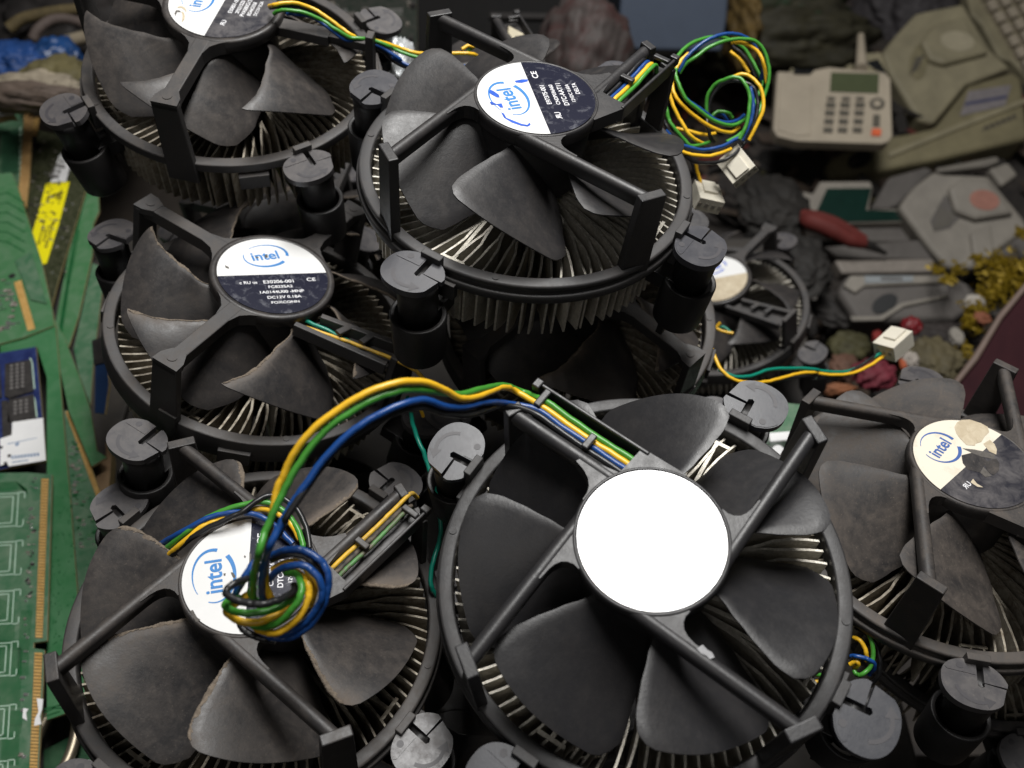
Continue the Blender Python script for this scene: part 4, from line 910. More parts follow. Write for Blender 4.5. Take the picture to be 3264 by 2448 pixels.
b = board('memory_board', 'dark green board scrap in the bottom left corner under the black cooler', 'memory board', [(245, 1560), (420, 1470), (560, 1640), (640, 1800), (240, 1800)], -345, two_tone('pcb_dark', (0.01, 0.06, 0.025), (0.05, 0.12, 0.06), 200, .35, .7, .4), C8)
patch(b, 'paper_label', [[(440, 1640), (500, 1615), (560, 1680), (460, 1700)]], .3, .2, PAPER)
b = board('expansion_card', 'narrow blue circuit card standing on edge against the middle left cooler', 'circuit card', [(775, 790), (870, 760), (885, 960), (850, 1200), (770, 1190)], -300, simple('card_blue', (0.012, 0.035, 0.10), .5), C6L, group=None, nrm=(-.3, -.3, .9))
patch(b, 'card_bracket', [[(745, 600), (850, 560), (860, 780), (760, 800)]], .6, 1.5, CHIP, bevel=.2)
b = board('plastic_scrap', 'round-edged white plastic piece poking in at the left edge', 'plastic scrap', [(-60, 215), (20, 218), (70, 235), (125, 300), (60, 300), (-60, 330)], -318, PAPER, C5L, th=4, group=None)
b = board('circuit_board_scrap', 'green circuit board with a white round part, between the front cooler and the torn-label one', 'circuit board', [(2380, 1270), (2560, 1290), (2600, 1500), (2400, 1560), (2330, 1400)], -300, GRN2, ((0, 0), 1.0), group=None)
patch(b, 'white_part', [[(2480+26*math.cos(a*.5), 1448+32*math.sin(a*.5)) for a in range(13)], [(2450, 1378), (2530, 1372), (2540, 1400), (2455, 1408)]], 6, 6, PAPER, bevel=.6)
# metal clip bottom left
t = thing('metal_ring', 'small worn steel ring in the bottom left corner below the green board', 'metal ring', Matrix.Translation(on_z(170, 2380, -338)))
c0 = on_z(172, 2372, -338); mb = MB()
mb.tube([c0+Vector((9*math.cos(a)*.8, 15*math.sin(a), 0)) for a in [2*math.pi*i/40 for i in range(41)]], 2.1, 10)
obj('ring', mb, simple('worn_steel', (0.42, 0.36, 0.27), .4, .85, .3), t, world=True)
b = board('cardboard_piece', 'brown cardboard corner beside the round black pin at the left', 'cardboard', [(740, 1630), (860, 1560), (860, 1430), (900, 1440), (905, 1560), (880, 1900), (760, 1760)], -340, CARD, C6L, th=6, group=None)

# ---------------------------------------------------------------- table, floor, goods behind
mb = MB(); mb.box((0, 900, -20), (5200, 3600, 40)); structure(obj('floor', mb, two_tone('floor_dirty', (0.025, 0.02, 0.017), (0.075, 0.06, 0.045), 9, .3, .75, .8)))
t = thing('table', 'dark worn table under the heap of coolers', 'table', Matrix.Translation((-230, 230, 0)))
mb = MB(); mb.box((-230, 130, Z0-400), (800, 560, 20)); obj('table_top', mb, DARK, t, world=True, bevel=2)
for x in (-600, 140):
    for y in (-120, 380):
        mb = MB(); mb.box((x, y, (Z0-410)/2), (40, 40, Z0-410)); obj('leg', mb, DARK, t, world=True)
FB = -520.0                     # level of the goods beyond the table
mb = MB(); mb.box((700, 900, Z0-594), (1500, 1500, 8)); structure(obj('ground_sheet', mb, two_tone('ground_sheet_dark', (0.02, 0.017, 0.016), (0.06, 0.05, 0.042), 25, .35, .7, .8)))
BEI = simple('beige_plastic', (0.27, 0.24, 0.155), .6, 0, .22, 28)
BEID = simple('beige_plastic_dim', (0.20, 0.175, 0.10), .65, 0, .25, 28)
GRY = simple('grey_plastic', (0.225, 0.205, 0.175), .65, 0, .22, 28)
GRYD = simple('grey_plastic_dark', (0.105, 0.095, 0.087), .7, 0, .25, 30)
CREAM = simple('cream_phone', (0.40, 0.345, 0.265), .55, 0, .12, 30)
KEYC = simple('phone_key', (0.10, 0.09, 0.07), .5, 0, .1)
LCD = simple('lcd_green', (0.08, 0.095, 0.05), .25, 0, .06)
ORG = simple('orange_key', (0.70, 0.13, 0.045), .5)
BLK2 = simple('black_recess', (0.008, 0.009, 0.010), .5)
DGRN = simple('dark_green_glass', (0.004, 0.022, 0.016), .3)
REDP = simple('red_plastic', (0.12, 0.016, 0.012), .75, 0, .2, 60)
MAR = two_tone('maroon_panel', (0.022, 0.004, 0.007), (0.040, 0.009, 0.012), 20, .35, .7, .75, spec=.15)
KP = ((2400, 0), 2.56); KQ = ((2400, 500), 2.074)
class Plane: pass
def sheet(px0, d, nrm):
    p0 = at(px0[0], px0[1], d); return dict(p0=p0, n=Vector(nrm).normalized())
def start(name, label, cat, poly, d, nrm, crop, th, mat, part, bevel=1.5, group=None):
    c = cr(poly, crop); c0 = (sum(p[0] for p in c)/len(c), sum(p[1] for p in c)/len(c))
    B = sheet(c0, d, nrm); B['crop'] = crop
    top = [on_plane(a[0], a[1], B['p0'], B['n']) for a in c]
    B['root'] = thing(name, label, cat, at_base(top), group)
    mb = MB(); mb.slab(top, th, 0, B['n']); obj(part, mb, mat, B['root'], world=True, bevel=bevel, seg=3)
    return B
def more(B, part, polys, h, th, mat, bevel=0.8):
    return patch(B, part, polys, h, th, mat, None, bevel)
def ell(cx, cy, rx, ry, n=20, rot=0): return [(cx+rx*math.cos(2*math.pi*i/n)*math.cos(rot)-ry*math.sin(2*math.pi*i/n)*math.sin(rot), cy+rx*math.cos(2*math.pi*i/n)*math.sin(rot)+ry*math.sin(2*math.pi*i/n)*math.cos(rot)) for i in range(n)]
# desk telephone
b = start('desk_telephone', 'cream desk telephone with keypad, small screen and orange key', 'telephone', [(200, 580), (330, 585), (340, 605), (470, 605), (500, 568), (620, 545), (1080, 590), (1125, 640), (1140, 1110), (1110, 1155), (1050, 1172), (370, 1150), (200, 1110), (165, 1050)], 800, (-.05, -.35, 1), KP, 13, CREAM, 'telephone_body', 3)
more(b, 'handset_rest', [[(220, 650), (490, 660), (470, 1100), (360, 1110), (200, 1060)]], 1.2, 1.6, CREAM, 1)
more(b, 'screen', [[(640, 588), (1030, 600), (1024, 760), (628, 745)]], 1.0, 1.4, LCD, .3)
for j, y in enumerate((850, 915, 985, 1055)):
    for i, x in enumerate((638, 756, 878)):
        x -= j*7; more(b, 'key', [[(x-38, y-22), (x+38, y-18), (x+36, y+22), (x-40, y+18)]], 2.0, 2.6, KEYC, .5)
for i, x in enumerate((640, 760, 876)): more(b, 'key', [[(x-30, 785), (x+34, 788), (x+32, 815), (x-32, 812)]], 1.6, 2.2, KEYC, .5)
more(b, 'navigation_key', [ell(1016, 842, 62, 48)], 1.6, 2.2, KEYC, .5); more(b, 'key', [ell(1016, 842, 30, 24)], 2.3, 2.2, CREAM, .3)
more(b, 'key', [[(985, 930), (1040, 935), (1036, 1030), (980, 1025)]], 1.6, 2.2, KEYC, .5)
more(b, 'call_key', [[(975, 1045), (1052, 1050), (1045, 1105), (968, 1100)]], 2.0, 2.6, ORG, .6)
mb = MB(); mb.tube([on_plane(*cr([(885, 560)], KP)[0], b['p0'], b['n']), at(*cr([(880, 290)], KP)[0], 835)], [5.5, 3.0], 12); obj('antenna', mb, CREAM, b['root'], world=True)
# opened cradles behind the telephones
b = start('open_phone_case', 'empty cream phone case with a black inside, behind the keypad telephone', 'phone case', [(300, 600), (335, 360), (785, 290), (800, 320), (790, 420), (900, 430), (1050, 420), (1110, 600), (900, 600)], 870, (0, -.25, 1), KP, 30, BEI, 'case_body', 2)
more(b, 'black_recess', [[(325, 595), (375, 430), (770, 355), (790, 520), (600, 560), (480, 600)], [(920, 505), (1020, 480), (1100, 600), (1000, 570)]], 0.8, 1, BLK2, .3)
b = start('open_phone_case', 'empty pale phone case with dark green inside, above the red tool', 'phone case', [(190, 270), (330, 225), (400, 240), (445, 160), (780, 158), (795, 200), (770, 345), (960, 340), (1010, 430), (560, 440), (400, 390), (330, 360), (290, 470), (210, 400), (180, 340)], 760, (0, -.3, 1), KQ, 26, GRY, 'case_body', 2)
more(b, 'dark_recess', [[(490, 208), (785, 205), (750, 350), (960, 355), (990, 420), (560, 430), (415, 375)]], 0.8, 1, DGRN, .3)
# upturned telephone bases
b = start('upturned_telephone', 'beige upturned telephone base with a pale oval sticker and slotted grille', 'telephone', [(1050, 430), (1150, 300), (1330, 105), (1420, 85), (1720, 25), (1790, 150), (1950, 410), (2110, 550), (1745, 690), (1480, 1010), (1345, 975), (1110, 590)], 930, (-.1, -.42, 1), KP, 34, BEI, 'base_shell', 4, 'upturned telephone bases')
more(b, 'raised_pad', [[(1370, 330), (1480, 190), (1740, 120), (1800, 250), (1940, 420), (1560, 520), (1440, 480)]], 8, 8.5, BEI, 4)
more(b, 'oval_sticker', [ell(1670, 335, 140, 82, 24, .15)], 8.6, .4, simple('sticker_pale', (0.38, 0.34, 0.24), .5), .1)
more(b, 'speaker_grille', [[(1345, 350), (1400, 440), (1430, 510), (1400, 620), (1340, 655), (1275, 600), (1280, 480)]], 1.0, 1.2, BEID, .4)
lg = [[(1290+10*i, 600-8*i), (1330+13*i, 470-4*i)] for i in range(6)]
lines(b, 'grille_slot', lg, 1.2, KEYC, 1.3, .3)
b = start('upturned_telephone', 'grey upturned telephone base with a round red stamp and slotted grille', 'telephone', [(960, 330), (1060, 200), (1200, 90), (1260, 110), (1560, 120), (1792, 400), (1830, 470), (1600, 640), (1470, 740), (1290, 735), (1180, 620)], 740, (-.1, -.42, 1), KQ, 32, GRY, 'base_shell', 4, 'upturned telephone bases')
more(b, 'raised_pad', [[(1290, 200), (1400, 130), (1560, 140), (1740, 370), (1480, 410), (1340, 360)]], 7, 7.5, GRY, 4)
more(b, 'round_stamp', [ell(1532, 285, 100, 66, 26, .2)], 7.5, .3, simple('stamp_red', (0.30, 0.135, 0.10), .6), .1)
more(b, 'speaker_grille', [[(1270, 245), (1370, 400), (1300, 470), (1200, 490), (1175, 420)]], 1.0, 1.2, GRYD, .4)
lines(b, 'grille_slot', [[(1200+14*i, 480-5*i), (1235+18*i, 330+8*i)] for i in range(7)], .9, KEYC, 1.3, .3)
more(b, 'base_foot', [[(1440, 500), (1580, 440), (1600, 640), (1470, 735)]], 4, 5, GRY, 2)
# handsets
b = start('telephone_handset', 'long beige handset lying below the keypad telephone, with a dark ear hole', 'handset', [(1150, 1100), (1290, 1080), (1490, 1030), (1760, 690), (2130, 575), (2200, 640), (2260, 1120), (1500, 1300), (900, 1415), (640, 1440), (580, 1380), (640, 1280), (850, 1180)], 880, (-.05, -.3, 1), KP, 40, BEID, 'handset_body', 5, 'loose telephone handsets')
more(b, 'ear_hole', [ell(872, 1300, 105, 62, 22, -.45)], .8, 1, BLK2, .3)
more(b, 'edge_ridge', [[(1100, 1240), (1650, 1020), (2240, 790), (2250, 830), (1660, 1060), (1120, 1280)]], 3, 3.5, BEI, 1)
more(b, 'paper_tag', [[(1760, 745), (2110, 690), (2060, 860), (1690, 945)]], 1.2, 1, simple('tag_grey', (0.22, 0.20, 0.205), .6), .2)
more(b, 'tag_stripe', [[(1740, 835), (2080, 775), (2075, 800), (1720, 862)]], 1.5, .4, simple('tag_blue', (0.05, 0.055, 0.12), .6), .1)
lines(b, 'moulded_writing', [[(1880+j*45, 1060-j*18), (1905+j*45, 1030-j*18), (1915+j*45, 1052-j*18)] for j in range(6)], 2.2, KEYC, .6, .4)
b = start('telephone_handset', 'short grey handset in front of the grey base, with a dark oval hole', 'handset', [(560, 890), (625, 770), (740, 770), (1300, 765), (1430, 830), (1500, 900), (1480, 980), (1340, 1075), (680, 1090), (640, 1010)], 640, (-.05, -.3, 1), KQ, 34, GRYD, 'handset_body', 5, 'loose telephone handsets')
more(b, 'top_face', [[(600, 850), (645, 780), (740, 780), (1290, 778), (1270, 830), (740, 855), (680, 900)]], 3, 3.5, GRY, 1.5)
more(b, 'ear_hole', [ell(872, 968, 92, 56, 22, -.5)], 1.0, 1, BLK2, .3)
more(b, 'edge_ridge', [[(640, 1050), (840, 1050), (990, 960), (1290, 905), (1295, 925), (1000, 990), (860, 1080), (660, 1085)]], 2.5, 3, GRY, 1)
more(b, 'embossed_strip', [[(740, 785), (1060, 785), (1060, 825), (740, 835)]], 3.6, .6, simple('strip_blue_grey', (0.22, 0.24, 0.25), .6), .2)
lines(b, 'moulded_writing', [[(850+j*24, 812), (858+j*24, 795), (866+j*24, 812)] for j in range(6)], 1.0, GRYD, 3.9, .4)
# stacked grey panels
for i, (poly, d, lab) in enumerate((([(590, 440), (1010, 435), (1120, 560), (760, 560)], 760, 'grey plastic panel directly below the dark green case opening'), ([(470, 590), (1100, 545), (1200, 680), (560, 660)], 735, 'middle dark grey panel under the red tool'), ([(540, 680), (1190, 670), (1250, 760), (590, 770)], 700, 'lowest grey panel, touching the short grey handset'))):
    b = start('plastic_cover', lab, 'plastic cover', poly, d, (0, -.3, 1), KQ, 14, (GRYD, GRYD, simple('panel_brown_grey', (0.21, 0.185, 0.16), .6))[i], 'panel', 2, 'plastic panels stacked among the phones')
for poly, d, lab, m_ in (([(780, 340), (900, 130), (1150, 60), (1200, 90), (960, 320), (900, 345)], 800, 'slanting grey lid between the dark green case and the grey telephone', GRYD),
    ([(1210, 70), (1620, -10), (1640, 30), (1560, 60), (1230, 100)], 850, 'narrow grey cover lying along the top of the grey telephone', GRY),
    ([(1560, 75), (1690, 30), (1760, 115), (1650, 195)], 770, 'small square grey cover at the far corner of the grey telephone', GRY),
    ([(1590, 650), (1760, 520), (1850, 500), (1850, 640), (1540, 760)], 690, 'grey cover below the grey telephone, half under the gold tinsel', GRYD),
    ([(560, 1100), (700, 1110), (1000, 1105), (1240, 1085), (1200, 1150), (640, 1170)], 660, 'dark cover directly in front of the short grey handset', GRYD)):
    start('plastic_cover', lab, 'plastic cover', poly, d, (-.05, -.35, 1), KQ, 12, m_, 'cover_shell', 3, 'plastic panels stacked among the phones')
# red tool
t = thing('pliers', 'red-handled tool lying on the grey panels', 'hand tool', Matrix.Translation(at(*cr([(540, 490)], KQ)[0], 700)))
mb = MB(); P = dp([(325, 410, 700), (400, 430, 692), (520, 480, 690), (640, 545, 690), (740, 575, 692)], KQ); mb.tube(spline(P, 6), [4, 5, 6, 6.5, 7, 7, 7, 7, 7, 7, 7, 7, 7, 7, 6.5, 6.5, 6, 6, 6, 6, 5.5, 5, 5, 4.5, 4][:25], 14); obj('handle', mb, REDP, t, world=True)
mb = MB(); P = dp([(330, 380, 706), (420, 390, 698), (540, 430, 697), (660, 500, 698), (735, 550, 699)], KQ); mb.tube(spline(P, 6), 4.0, 12); obj('handle', mb, REDP, t, world=True)
mb = MB(); P = dp([(735, 572, 692), (800, 600, 694), (880, 640, 697)], KQ); mb.tube(spline(P, 5), [4, 4, 4, 3.6, 3.4, 3, 3, 2.5, 2, 2, 1.5], 10); obj('jaw', mb, simple('dark_steel', (0.10, 0.095, 0.09), .4, .8), t, world=True)
# keyboard at the top right
b = start('keyboard', 'beige computer keyboard cut off by the top right corner', 'keyboard', [(1740, -60), (1780, 110), (1870, 200), (2000, 450), (2040, 480), (2120, 500), (2350, 760), (2700, 300), (2500, -300), (1800, -300)], 1000, (-.1, -.4, 1), KP, 22, BEI, 'keyboard_case', 3)
for r_ in range(5):
    for c_ in range(9):
        x0, y0 = 1850+r_*105+c_*58, -90+c_*96-r_*38
        more(b, 'key', [[(x0, y0), (x0+66, y0-24), (x0+112, y0+52), (x0+46, y0+78)]], 9, 9, CREAM, 1)
# gold tinsel
def tinsel(name, n, blobs, seed):
    r = random.Random(seed); mb = MB()
    for i in range(n):
        x, y, s, d = blobs[r.randrange(len(blobs))]
        p = at(*cr([(r.gauss(x, s), r.gauss(y, s*.8))], KQ)[0], d+r.uniform(-14, 14))
        a = Vector((r.gauss(0, 1), r.gauss(0, 1), r.gauss(0, 1))).normalized(); c = a.orthogonal().normalized()
        w = r.uniform(.4, 1.1); L = r.uniform(.9, 2.6)
        mb.add([tuple(p-a*L-c*w), tuple(p+a*L-c*w), tuple(p+a*L+c*w), tuple(p-a*L+c*w)], [(0, 1, 2, 3)])
    return structure(obj(name, mb, simple('gold_foil', (0.24, 0.165, 0.010), .45, .5, .3, 200)), 'stuff')
tinsel('tinsel', 2000, [(1680, 780, 70, 610), (1720, 750, 60, 610), (1610, 720, 50, 610), (1650, 850, 55, 605), (1580, 920, 45, 600), (1480, 1000, 40, 590), (1440, 1100, 30, 580), (1770, 830, 40, 610)], 4)
tinsel('tinsel', 260, [(1220, 740, 22, 620), (1355, 740, 26, 620), (1300, 810, 22, 610), (1490, 675, 22, 630), (1770, 500, 25, 660), (1390, 1290, 35, 560)], 8)
# maroon panel at the right edge
b = start('maroon_case', 'dark maroon lacquered case at the right edge with a dull brown rim', 'case', [(1830, 820), (1830, 1900), (1300, 1900), (1340, 1500), (1480, 1320), (1640, 1050)], 500, (-.35, -.25, 1), KQ, 40, MAR, 'case_panel', 2)
more(b, 'rim', [[(1830, 790), (1830, 850), (1650, 1070), (1490, 1340), (1350, 1510), (1310, 1500), (1460, 1300), (1620, 1040)]], 3, 6, simple('rim_brown', (0.13, 0.085, 0.065), .6), 1)
# loose scraps on the ground between
def lump(name, label, cat, crop, c, d, size, mat, seed, group=None, sub=5, rough=.6):
    r = random.Random(seed); bm = bmesh.new(); bmesh.ops.create_icosphere(bm, subdivisions=sub, radius=1)
    ph = [Vector((r.uniform(-1, 1), r.uniform(-1, 1), r.uniform(-1, 1))).normalized() for _ in range(16)]; am = [r.uniform(.4, 1)*(1 if i < 8 else .45) for i in range(16)]; fq = [r.uniform(2, 5) if i < 8 else r.uniform(6, 14) for i in range(16)]
    for v in bm.verts:
        q = v.co.copy(); s = sum(abs(math.sin(f*q.dot(p)*1.7+i))*a for i, (p, a, f) in enumerate(zip(ph, am, fq)))/11
        v.co = q*(1-rough+2.0*rough*s)
    mb = MB(); p0 = at(*cr([c], crop)[0], d)
    mb.add([tuple(p0+Vector((v.co.x*size[0], v.co.y*size[1], v.co.z*size[2]))) for v in bm.verts], [tuple(v.index for v in f.verts) for f in bm.faces], 0, None, True)
    bm.free()
    o = obj(name, mb, mat); tag(o, label, cat, group); return o
fab = lambda n, c, v=.4: simple(n, c, .75, 0, v, 60, bmp=.4, bscale=200, bdist=.001)
lump('crumpled_wrapper', 'crimson crumpled wrapper behind the three-pin white plug', 'wrapper', KQ, (800, 1440), 520, (12, 10, 7), fab('crimson', (0.14, 0.016, 0.028)), 1)
lump('red_scrap', 'shiny dark red lump just behind the tip of the white plug', 'scrap', KQ, (1050, 1120), 560, (6, 6, 5), simple('dark_red', (0.16, 0.008, 0.012), .4), 2)
lump('red_scrap', 'small red scrap half hidden by the left side of the white plug', 'scrap', KQ, (825, 1200), 560, (3, 5, 4), fab('red_scrap', (0.22, 0.02, 0.016)), 3)
lump('orange_scrap', 'rust-orange strip of scrap near the slender arm of the right cooler', 'scrap', KQ, (560, 1540), 500, (11, 4, 4), fab('rust_orange', (0.20, 0.075, 0.03)), 4)
lump('brown_scrap', 'brown scrap left of the crimson wrapper', 'scrap', KQ, (610, 1390), 560, (10, 11, 5), fab('brown', (0.11, 0.055, 0.035)), 5)
lump('olive_rag', 'olive green rag behind the far round pin', 'rag', KQ, (640, 1250), 600, (15, 13, 6), fab('olive', (0.055, 0.05, 0.018)), 6)
lump('olive_rag', 'khaki rag right of the white-tipped scrap, beside the maroon case', 'rag', KQ, (1200, 1350), 540, (16, 17, 8), fab('khaki', (0.085, 0.07, 0.035)), 7)
lump('white_scrap', 'white and orange wrapper right below the white plug', 'wrapper', KQ, (1040, 1350), 530, (5, 6, 5), fab('white_scrap', (0.38, 0.34, 0.30), .2), 8)
lump('orange_tag', 'orange-red tag edge left of the white wrapper', 'tag', KQ, (990, 1375), 522, (2, 4.5, 3), fab('orange_red', (0.42, 0.10, 0.04)), 9)
lump('cotton_ball', 'white fluffy ball left of the gold tinsel', 'cotton ball', KQ, (1465, 965), 585, (7, 6, 5), fab('cotton', (0.36, 0.33, 0.29), .1), 10)
lump('cotton_ball', 'smaller off-white ball below the fluffy one, by the maroon case', 'cotton ball', KQ, (1345, 1190), 565, (4, 7, 4), fab('cotton_dim', (0.25, 0.23, 0.20), .1), 11)
lump('orange_scrap', 'orange scrap under the gold tinsel next to the maroon rim', 'scrap', KQ, (1510, 1070), 570, (6, 5, 4), fab('orange_dim', (0.26, 0.09, 0.045)), 12)
for i, (c, d, sz, lab) in enumerate((((560, 1010), 660, (18, 16, 7), 'dark grey rag left of the short grey handset'), ((300, 700), 640, (20, 28, 10), 'charcoal rag between the far small cooler and the grey panels'), ((130, 320), 720, (30, 38, 12), 'charcoal rag beneath the two ivory plugs'), ((420, 90), 900, (80, 40, 16), 'black rag under the beige handset'), ((1250, 1190), 620, (32, 13, 6), 'dark rag below the short grey handset'))):
    lump('dark_rag', lab, 'rag', KQ, c, d, sz, fab('charcoal_%d' % i, ((0.022, 0.019, 0.017), (0.018, 0.016, 0.014), (0.015, 0.013, 0.011), (0.012, 0.011, 0.010), (0.028, 0.022, 0.02))[i], .5), 30+i, 'dark rags between the goods')
r_ = random.Random(77); mb = MB()
for i in range(900):
    x, y = r_.uniform(150, 620), r_.uniform(330, 900); z = Z0-592+r_.uniform(0, 26)
    if r_.random() < .35: x, y = r_.uniform(150, 330), r_.uniform(300, 520); z = Z0-592+r_.uniform(0, 60)
    a = Vector((r_.gauss(0, 1), r_.gauss(0, 1), r_.gauss(0, .5))).normalized(); c = a.cross(Vector((r_.gauss(0, .5), r_.gauss(0, .5), 1))).normalized()
    p = Vector((x, y, z)); L_, w_ = r_.uniform(5, 22), r_.uniform(3, 10)
    mb.slab([p-a*L_-c*w_, p+a*L_-c*w_*r_.uniform(.3, 1), p+a*L_*r_.uniform(.5, 1)+c*w_, p-a*L_*.8+c*w_*r_.uniform(.4, 1)], r_.uniform(.5, 4), r_.choice((0, 0, 0, 0, 0, 1, 1, 1, 2, 3, 4)), a.cross(c).normalized())
structure(obj('litter', mb, [fab('litter_dark', (0.022, 0.019, 0.017)), fab('litter_brown', (0.06, 0.042, 0.03)), fab('litter_olive', (0.055, 0.05, 0.02)), fab('litter_grey', (0.10, 0.09, 0.08)), fab('litter_red', (0.14, 0.03, 0.025))]), 'stuff')
# things at the top of the picture
K0 = ((0, 0), 1.0)
b = start('metal_box', 'blue-grey metal box at the top behind the coiled cable', 'box', [(1985, -120), (2330, -120), (2318, 60), (2300, 165), (1968, 158)], 800, (0, -.9, .5), K0, 120, simple('box_blue_grey', (0.065, 0.085, 0.125), .7, 0, .08, 30), 'box_body', 3)
b = start('equipment_case', 'black equipment case with a faint ridge across the top of the frame', 'case', [(1290, -150), (1960, -150), (1900, 150), (1320, 170)], 760, (0, -.7, .7), K0, 80, simple('case_black', (0.008, 0.0075, 0.0075), .8, spec=.2), 'case_body', 3)
more(b, 'ridge', [[(1560, 38), (1820, 42), (1820, 62), (1560, 58)]], 4, 5, simple('ridge_dark', (0.03, 0.027, 0.026), .7, spec=.2), 1)
lump('printed_bag', 'crumpled pinkish-white printed bag behind the raised cooler', 'plastic bag', K0, (1860, 200), 620, (34, 42, 46), two_tone('pink_print', (0.05, 0.040, 0.037), (0.045, 0.020, 0.018), 45, .45, .6, .7), 41, None, 5, .3)
lump('green_cloth', 'mossy green cloth at the top right of the blue-grey box', 'cloth', K0, (2480, 30), 900, (70, 60, 50), two_tone('moss', (0.010, 0.026, 0.008), (0.024, 0.022, 0.009), 40, .4, .6, .8), 42)
lump('olive_rag', 'dark olive cloth under the mossy green one beside the coil', 'rag', K0, (2500, 130), 880, (90, 40, 40), fab('olive_dark', (0.024, 0.021, 0.009)), 43)
lump('yellow_bag', 'mustard yellow strip beside the blue-grey box', 'bag', K0, (2360, 70), 850, (16, 60, 40), fab('mustard', (0.10, 0.062, 0.014)), 44)
lump('dark_rag', 'very dark brown cloth behind the phone antenna', 'rag', K0, (2720, 60), 1150, (150, 90, 60), fab('dark_brown', (0.03, 0.02, 0.018)), 45, 'dark rags between the goods')
lump('dark_rag', 'slate grey cloth between the dark cloth and the beige phone base', 'rag', K0, (2880, 30), 1080, (60, 80, 50), fab('slate', (0.05, 0.045, 0.048)), 46, 'dark rags between the goods')
lump('blue_bag', 'bright blue plastic bag at the upper left edge', 'plastic bag', K0, (45, 205), 560, (22, 20, 12), simple('bag_blue', (0.010, 0.05, 0.19), .6, 0, .4, 60), 47)
lump('blue_bag', 'darker blue plastic bag next to the bright one, nearer the cooler', 'plastic bag', K0, (175, 195), 570, (16, 20, 12), simple('bag_blue_dark', (0.012, 0.05, 0.16), .4, 0, .5, 60), 48)
lump('olive_rag', 'olive pouch below the darker blue bag', 'rag', K0, (175, 255), 540, (22, 22, 10), fab('olive_pouch', (0.10, 0.085, 0.035)), 49)
lump('paper_scrap', 'crumpled cream paper below the blue bags', 'paper', K0, (110, 278), 500, (26, 11, 8), fab('cream_paper', (0.27, 0.23, 0.17), .35), 50)
lump('paper_scrap', 'brown paper under the crumpled cream one, above the pin', 'paper', K0, (70, 310), 480, (34, 8, 8), fab('brown_paper', (0.09, 0.065, 0.05), .3), 51)
t = thing('wire_hoop', 'brown curved handle arching at the upper left', 'handle', Matrix.Translation(at(180, 100, 620)))
mb = MB(); mb.tube(spline(dp([(105, 125, 615), (120, 95, 615), (160, 66, 618), (205, 60, 620), (255, 72, 622), (300, 100, 620)]), 6), 3.6, 10); obj('inner_hoop', mb, fab('hoop_brown', (0.10, 0.075, 0.065), .3), t, world=True)
mb = MB(); mb.tube(spline(dp([(30, 90, 640), (70, 62, 640), (130, 46, 640), (200, 34, 640), (300, 26, 640)]), 6), 4.2, 10); obj('outer_hoop', mb, fab('hoop_mustard', (0.12, 0.09, 0.04), .4), t, world=True)
mb = MB(); mb.tube(spline(dp([(150, 146, 600), (200, 138, 600), (260, 122, 600), (320, 110, 600)]), 6), 4.6, 10); obj('strap', mb, fab('strap_cream', (0.24, 0.20, 0.14), .25), t, world=True)
lump('dark_rag', 'near-black cloth filling the upper left corner', 'rag', K0, (60, 10), 760, (120, 70, 50), fab('near_black', (0.012, 0.010, 0.010)), 52, 'dark rags between the goods')
lump('dark_rag', 'black cloth behind the upper left hoop and cooler', 'rag', K0, (230, 90), 680, (60, 40, 26), fab('near_black_b', (0.016, 0.013, 0.012)), 53, 'dark rags between the goods')
b = board('circuit_board_scrap', 'white-dotted dark circuit board behind the cable of the upper left cooler', 'circuit board', [(1020, 0), (1330, -30), (1330, 330), (1230, 420), (1080, 130)], -345, two_tone('scrap_pcb', (0.012, 0.02, 0.014), (0.05, 0.045, 0.04), 200, .4, .7, .5), K0, group=None)
scatter(b, 'socket', [(1050, 20), (1320, 0), (1320, 300), (1200, 300)], 60, 1.0, 5, [SMD, CHIP, GRYD, SOLD], 4, None, 61)
lump('plastic_bag_clear', 'crumpled white foil beside the post of the raised cooler', 'foil', K0, (1275, 235), 330, (7, 14, 12), simple('foil_white', (0.55, 0.57, 0.58), .35, .3, .3, 200), 62)
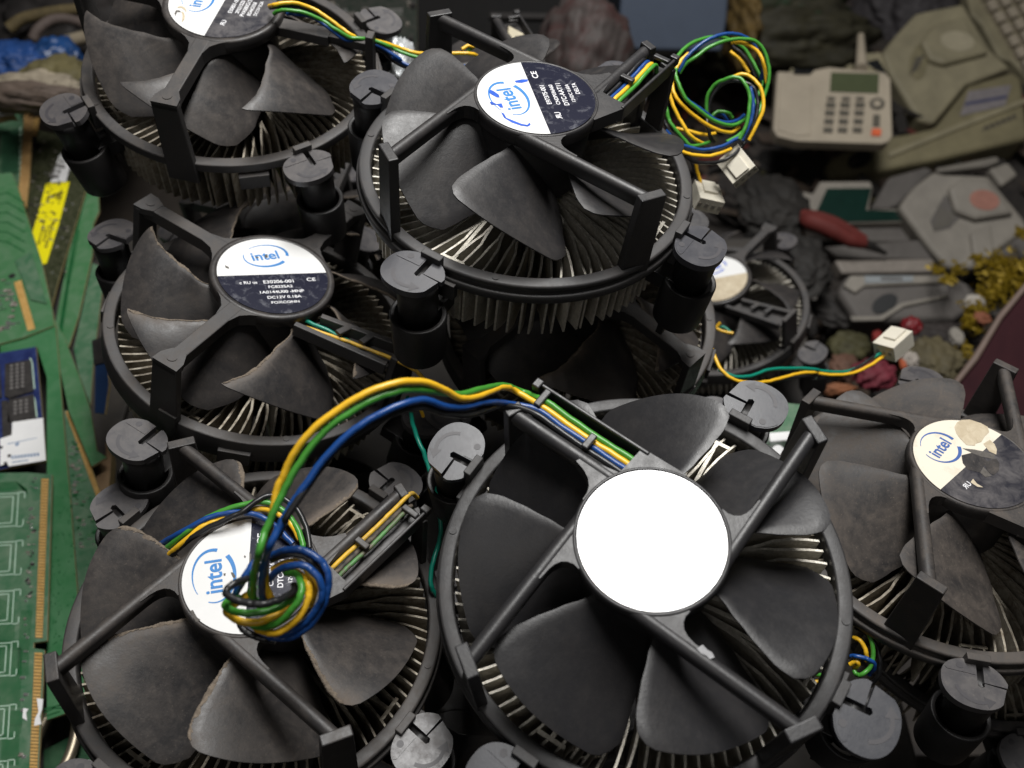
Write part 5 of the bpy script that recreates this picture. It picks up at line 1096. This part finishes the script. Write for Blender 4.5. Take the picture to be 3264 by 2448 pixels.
t = thing('cable_plug', 'yellowish plug behind the pale post at the top', 'plug', Matrix.Translation(at(1648, 105, 350)))
mb = MB(); mb.slab(dp([(1620, 80, 345), (1672, 108, 345), (1655, 145, 345), (1615, 140, 345)]), 9); obj('plug_body', mb, simple('old_ivory', (0.50, 0.44, 0.30), .5), t, world=True, bevel=.5)

# ---------------------------------------------------------------- light, world, camera
w = bpy.data.worlds.new('World'); sc.world = w; w.use_nodes = True
bg = w.node_tree.nodes['Background']; bg.inputs['Color'].default_value = (0.92, 0.95, 1.0, 1); bg.inputs['Strength'].default_value = 0.010
L = bpy.data.lights.new('tube_lamp', 'AREA'); L.shape = 'RECTANGLE'; L.size = 0.145; L.size_y = 0.48; L.energy = 6.7; L.color = (1.0, 0.985, 0.96)
lo = bpy.data.objects.new('tube_lamp', L); COL.objects.link(lo)
lo.location = Vector((66, 385, 388+Z0))*S
L2 = bpy.data.lights.new('fill_lamp', 'AREA'); L2.shape = 'RECTANGLE'; L2.size = 0.20; L2.size_y = 0.5; L2.energy = 0.5; L2.color = (1.0, 0.97, 0.93)  # added soft fill behind the viewer, lifts the black gaps under the raised cooler
l2 = bpy.data.objects.new('added_fill_lamp', L2); COL.objects.link(l2); lp = Vector((-170, -420, 420+Z0))*S
l2.location = lp; l2.rotation_euler = (Vector((0, 150, Z0-200))*S-lp).to_track_quat('-Z', 'Y').to_euler()
cam = bpy.data.cameras.new('camera'); co = bpy.data.objects.new('camera', cam); COL.objects.link(co)
cam.sensor_width = 36.0; cam.lens = 36.0*4.15/4.8; cam.clip_start = 0.005; cam.clip_end = 30
co.location = (0, 0, Z0*S); co.rotation_euler = (math.pi/2-PITCH, 0, 0)
cam.dof.use_dof = True; cam.dof.focus_distance = 0.222; cam.dof.aperture_fstop = 16.5
sc.camera = co
sc.view_settings.view_transform = 'Standard'; sc.view_settings.look = 'None'; sc.view_settings.exposure = 0; sc.view_settings.gamma = 1
sc.view_settings.use_curve_mapping = False
sc.cycles.max_bounces = 6; sc.cycles.diffuse_bounces = 3; sc.cycles.glossy_bounces = 3
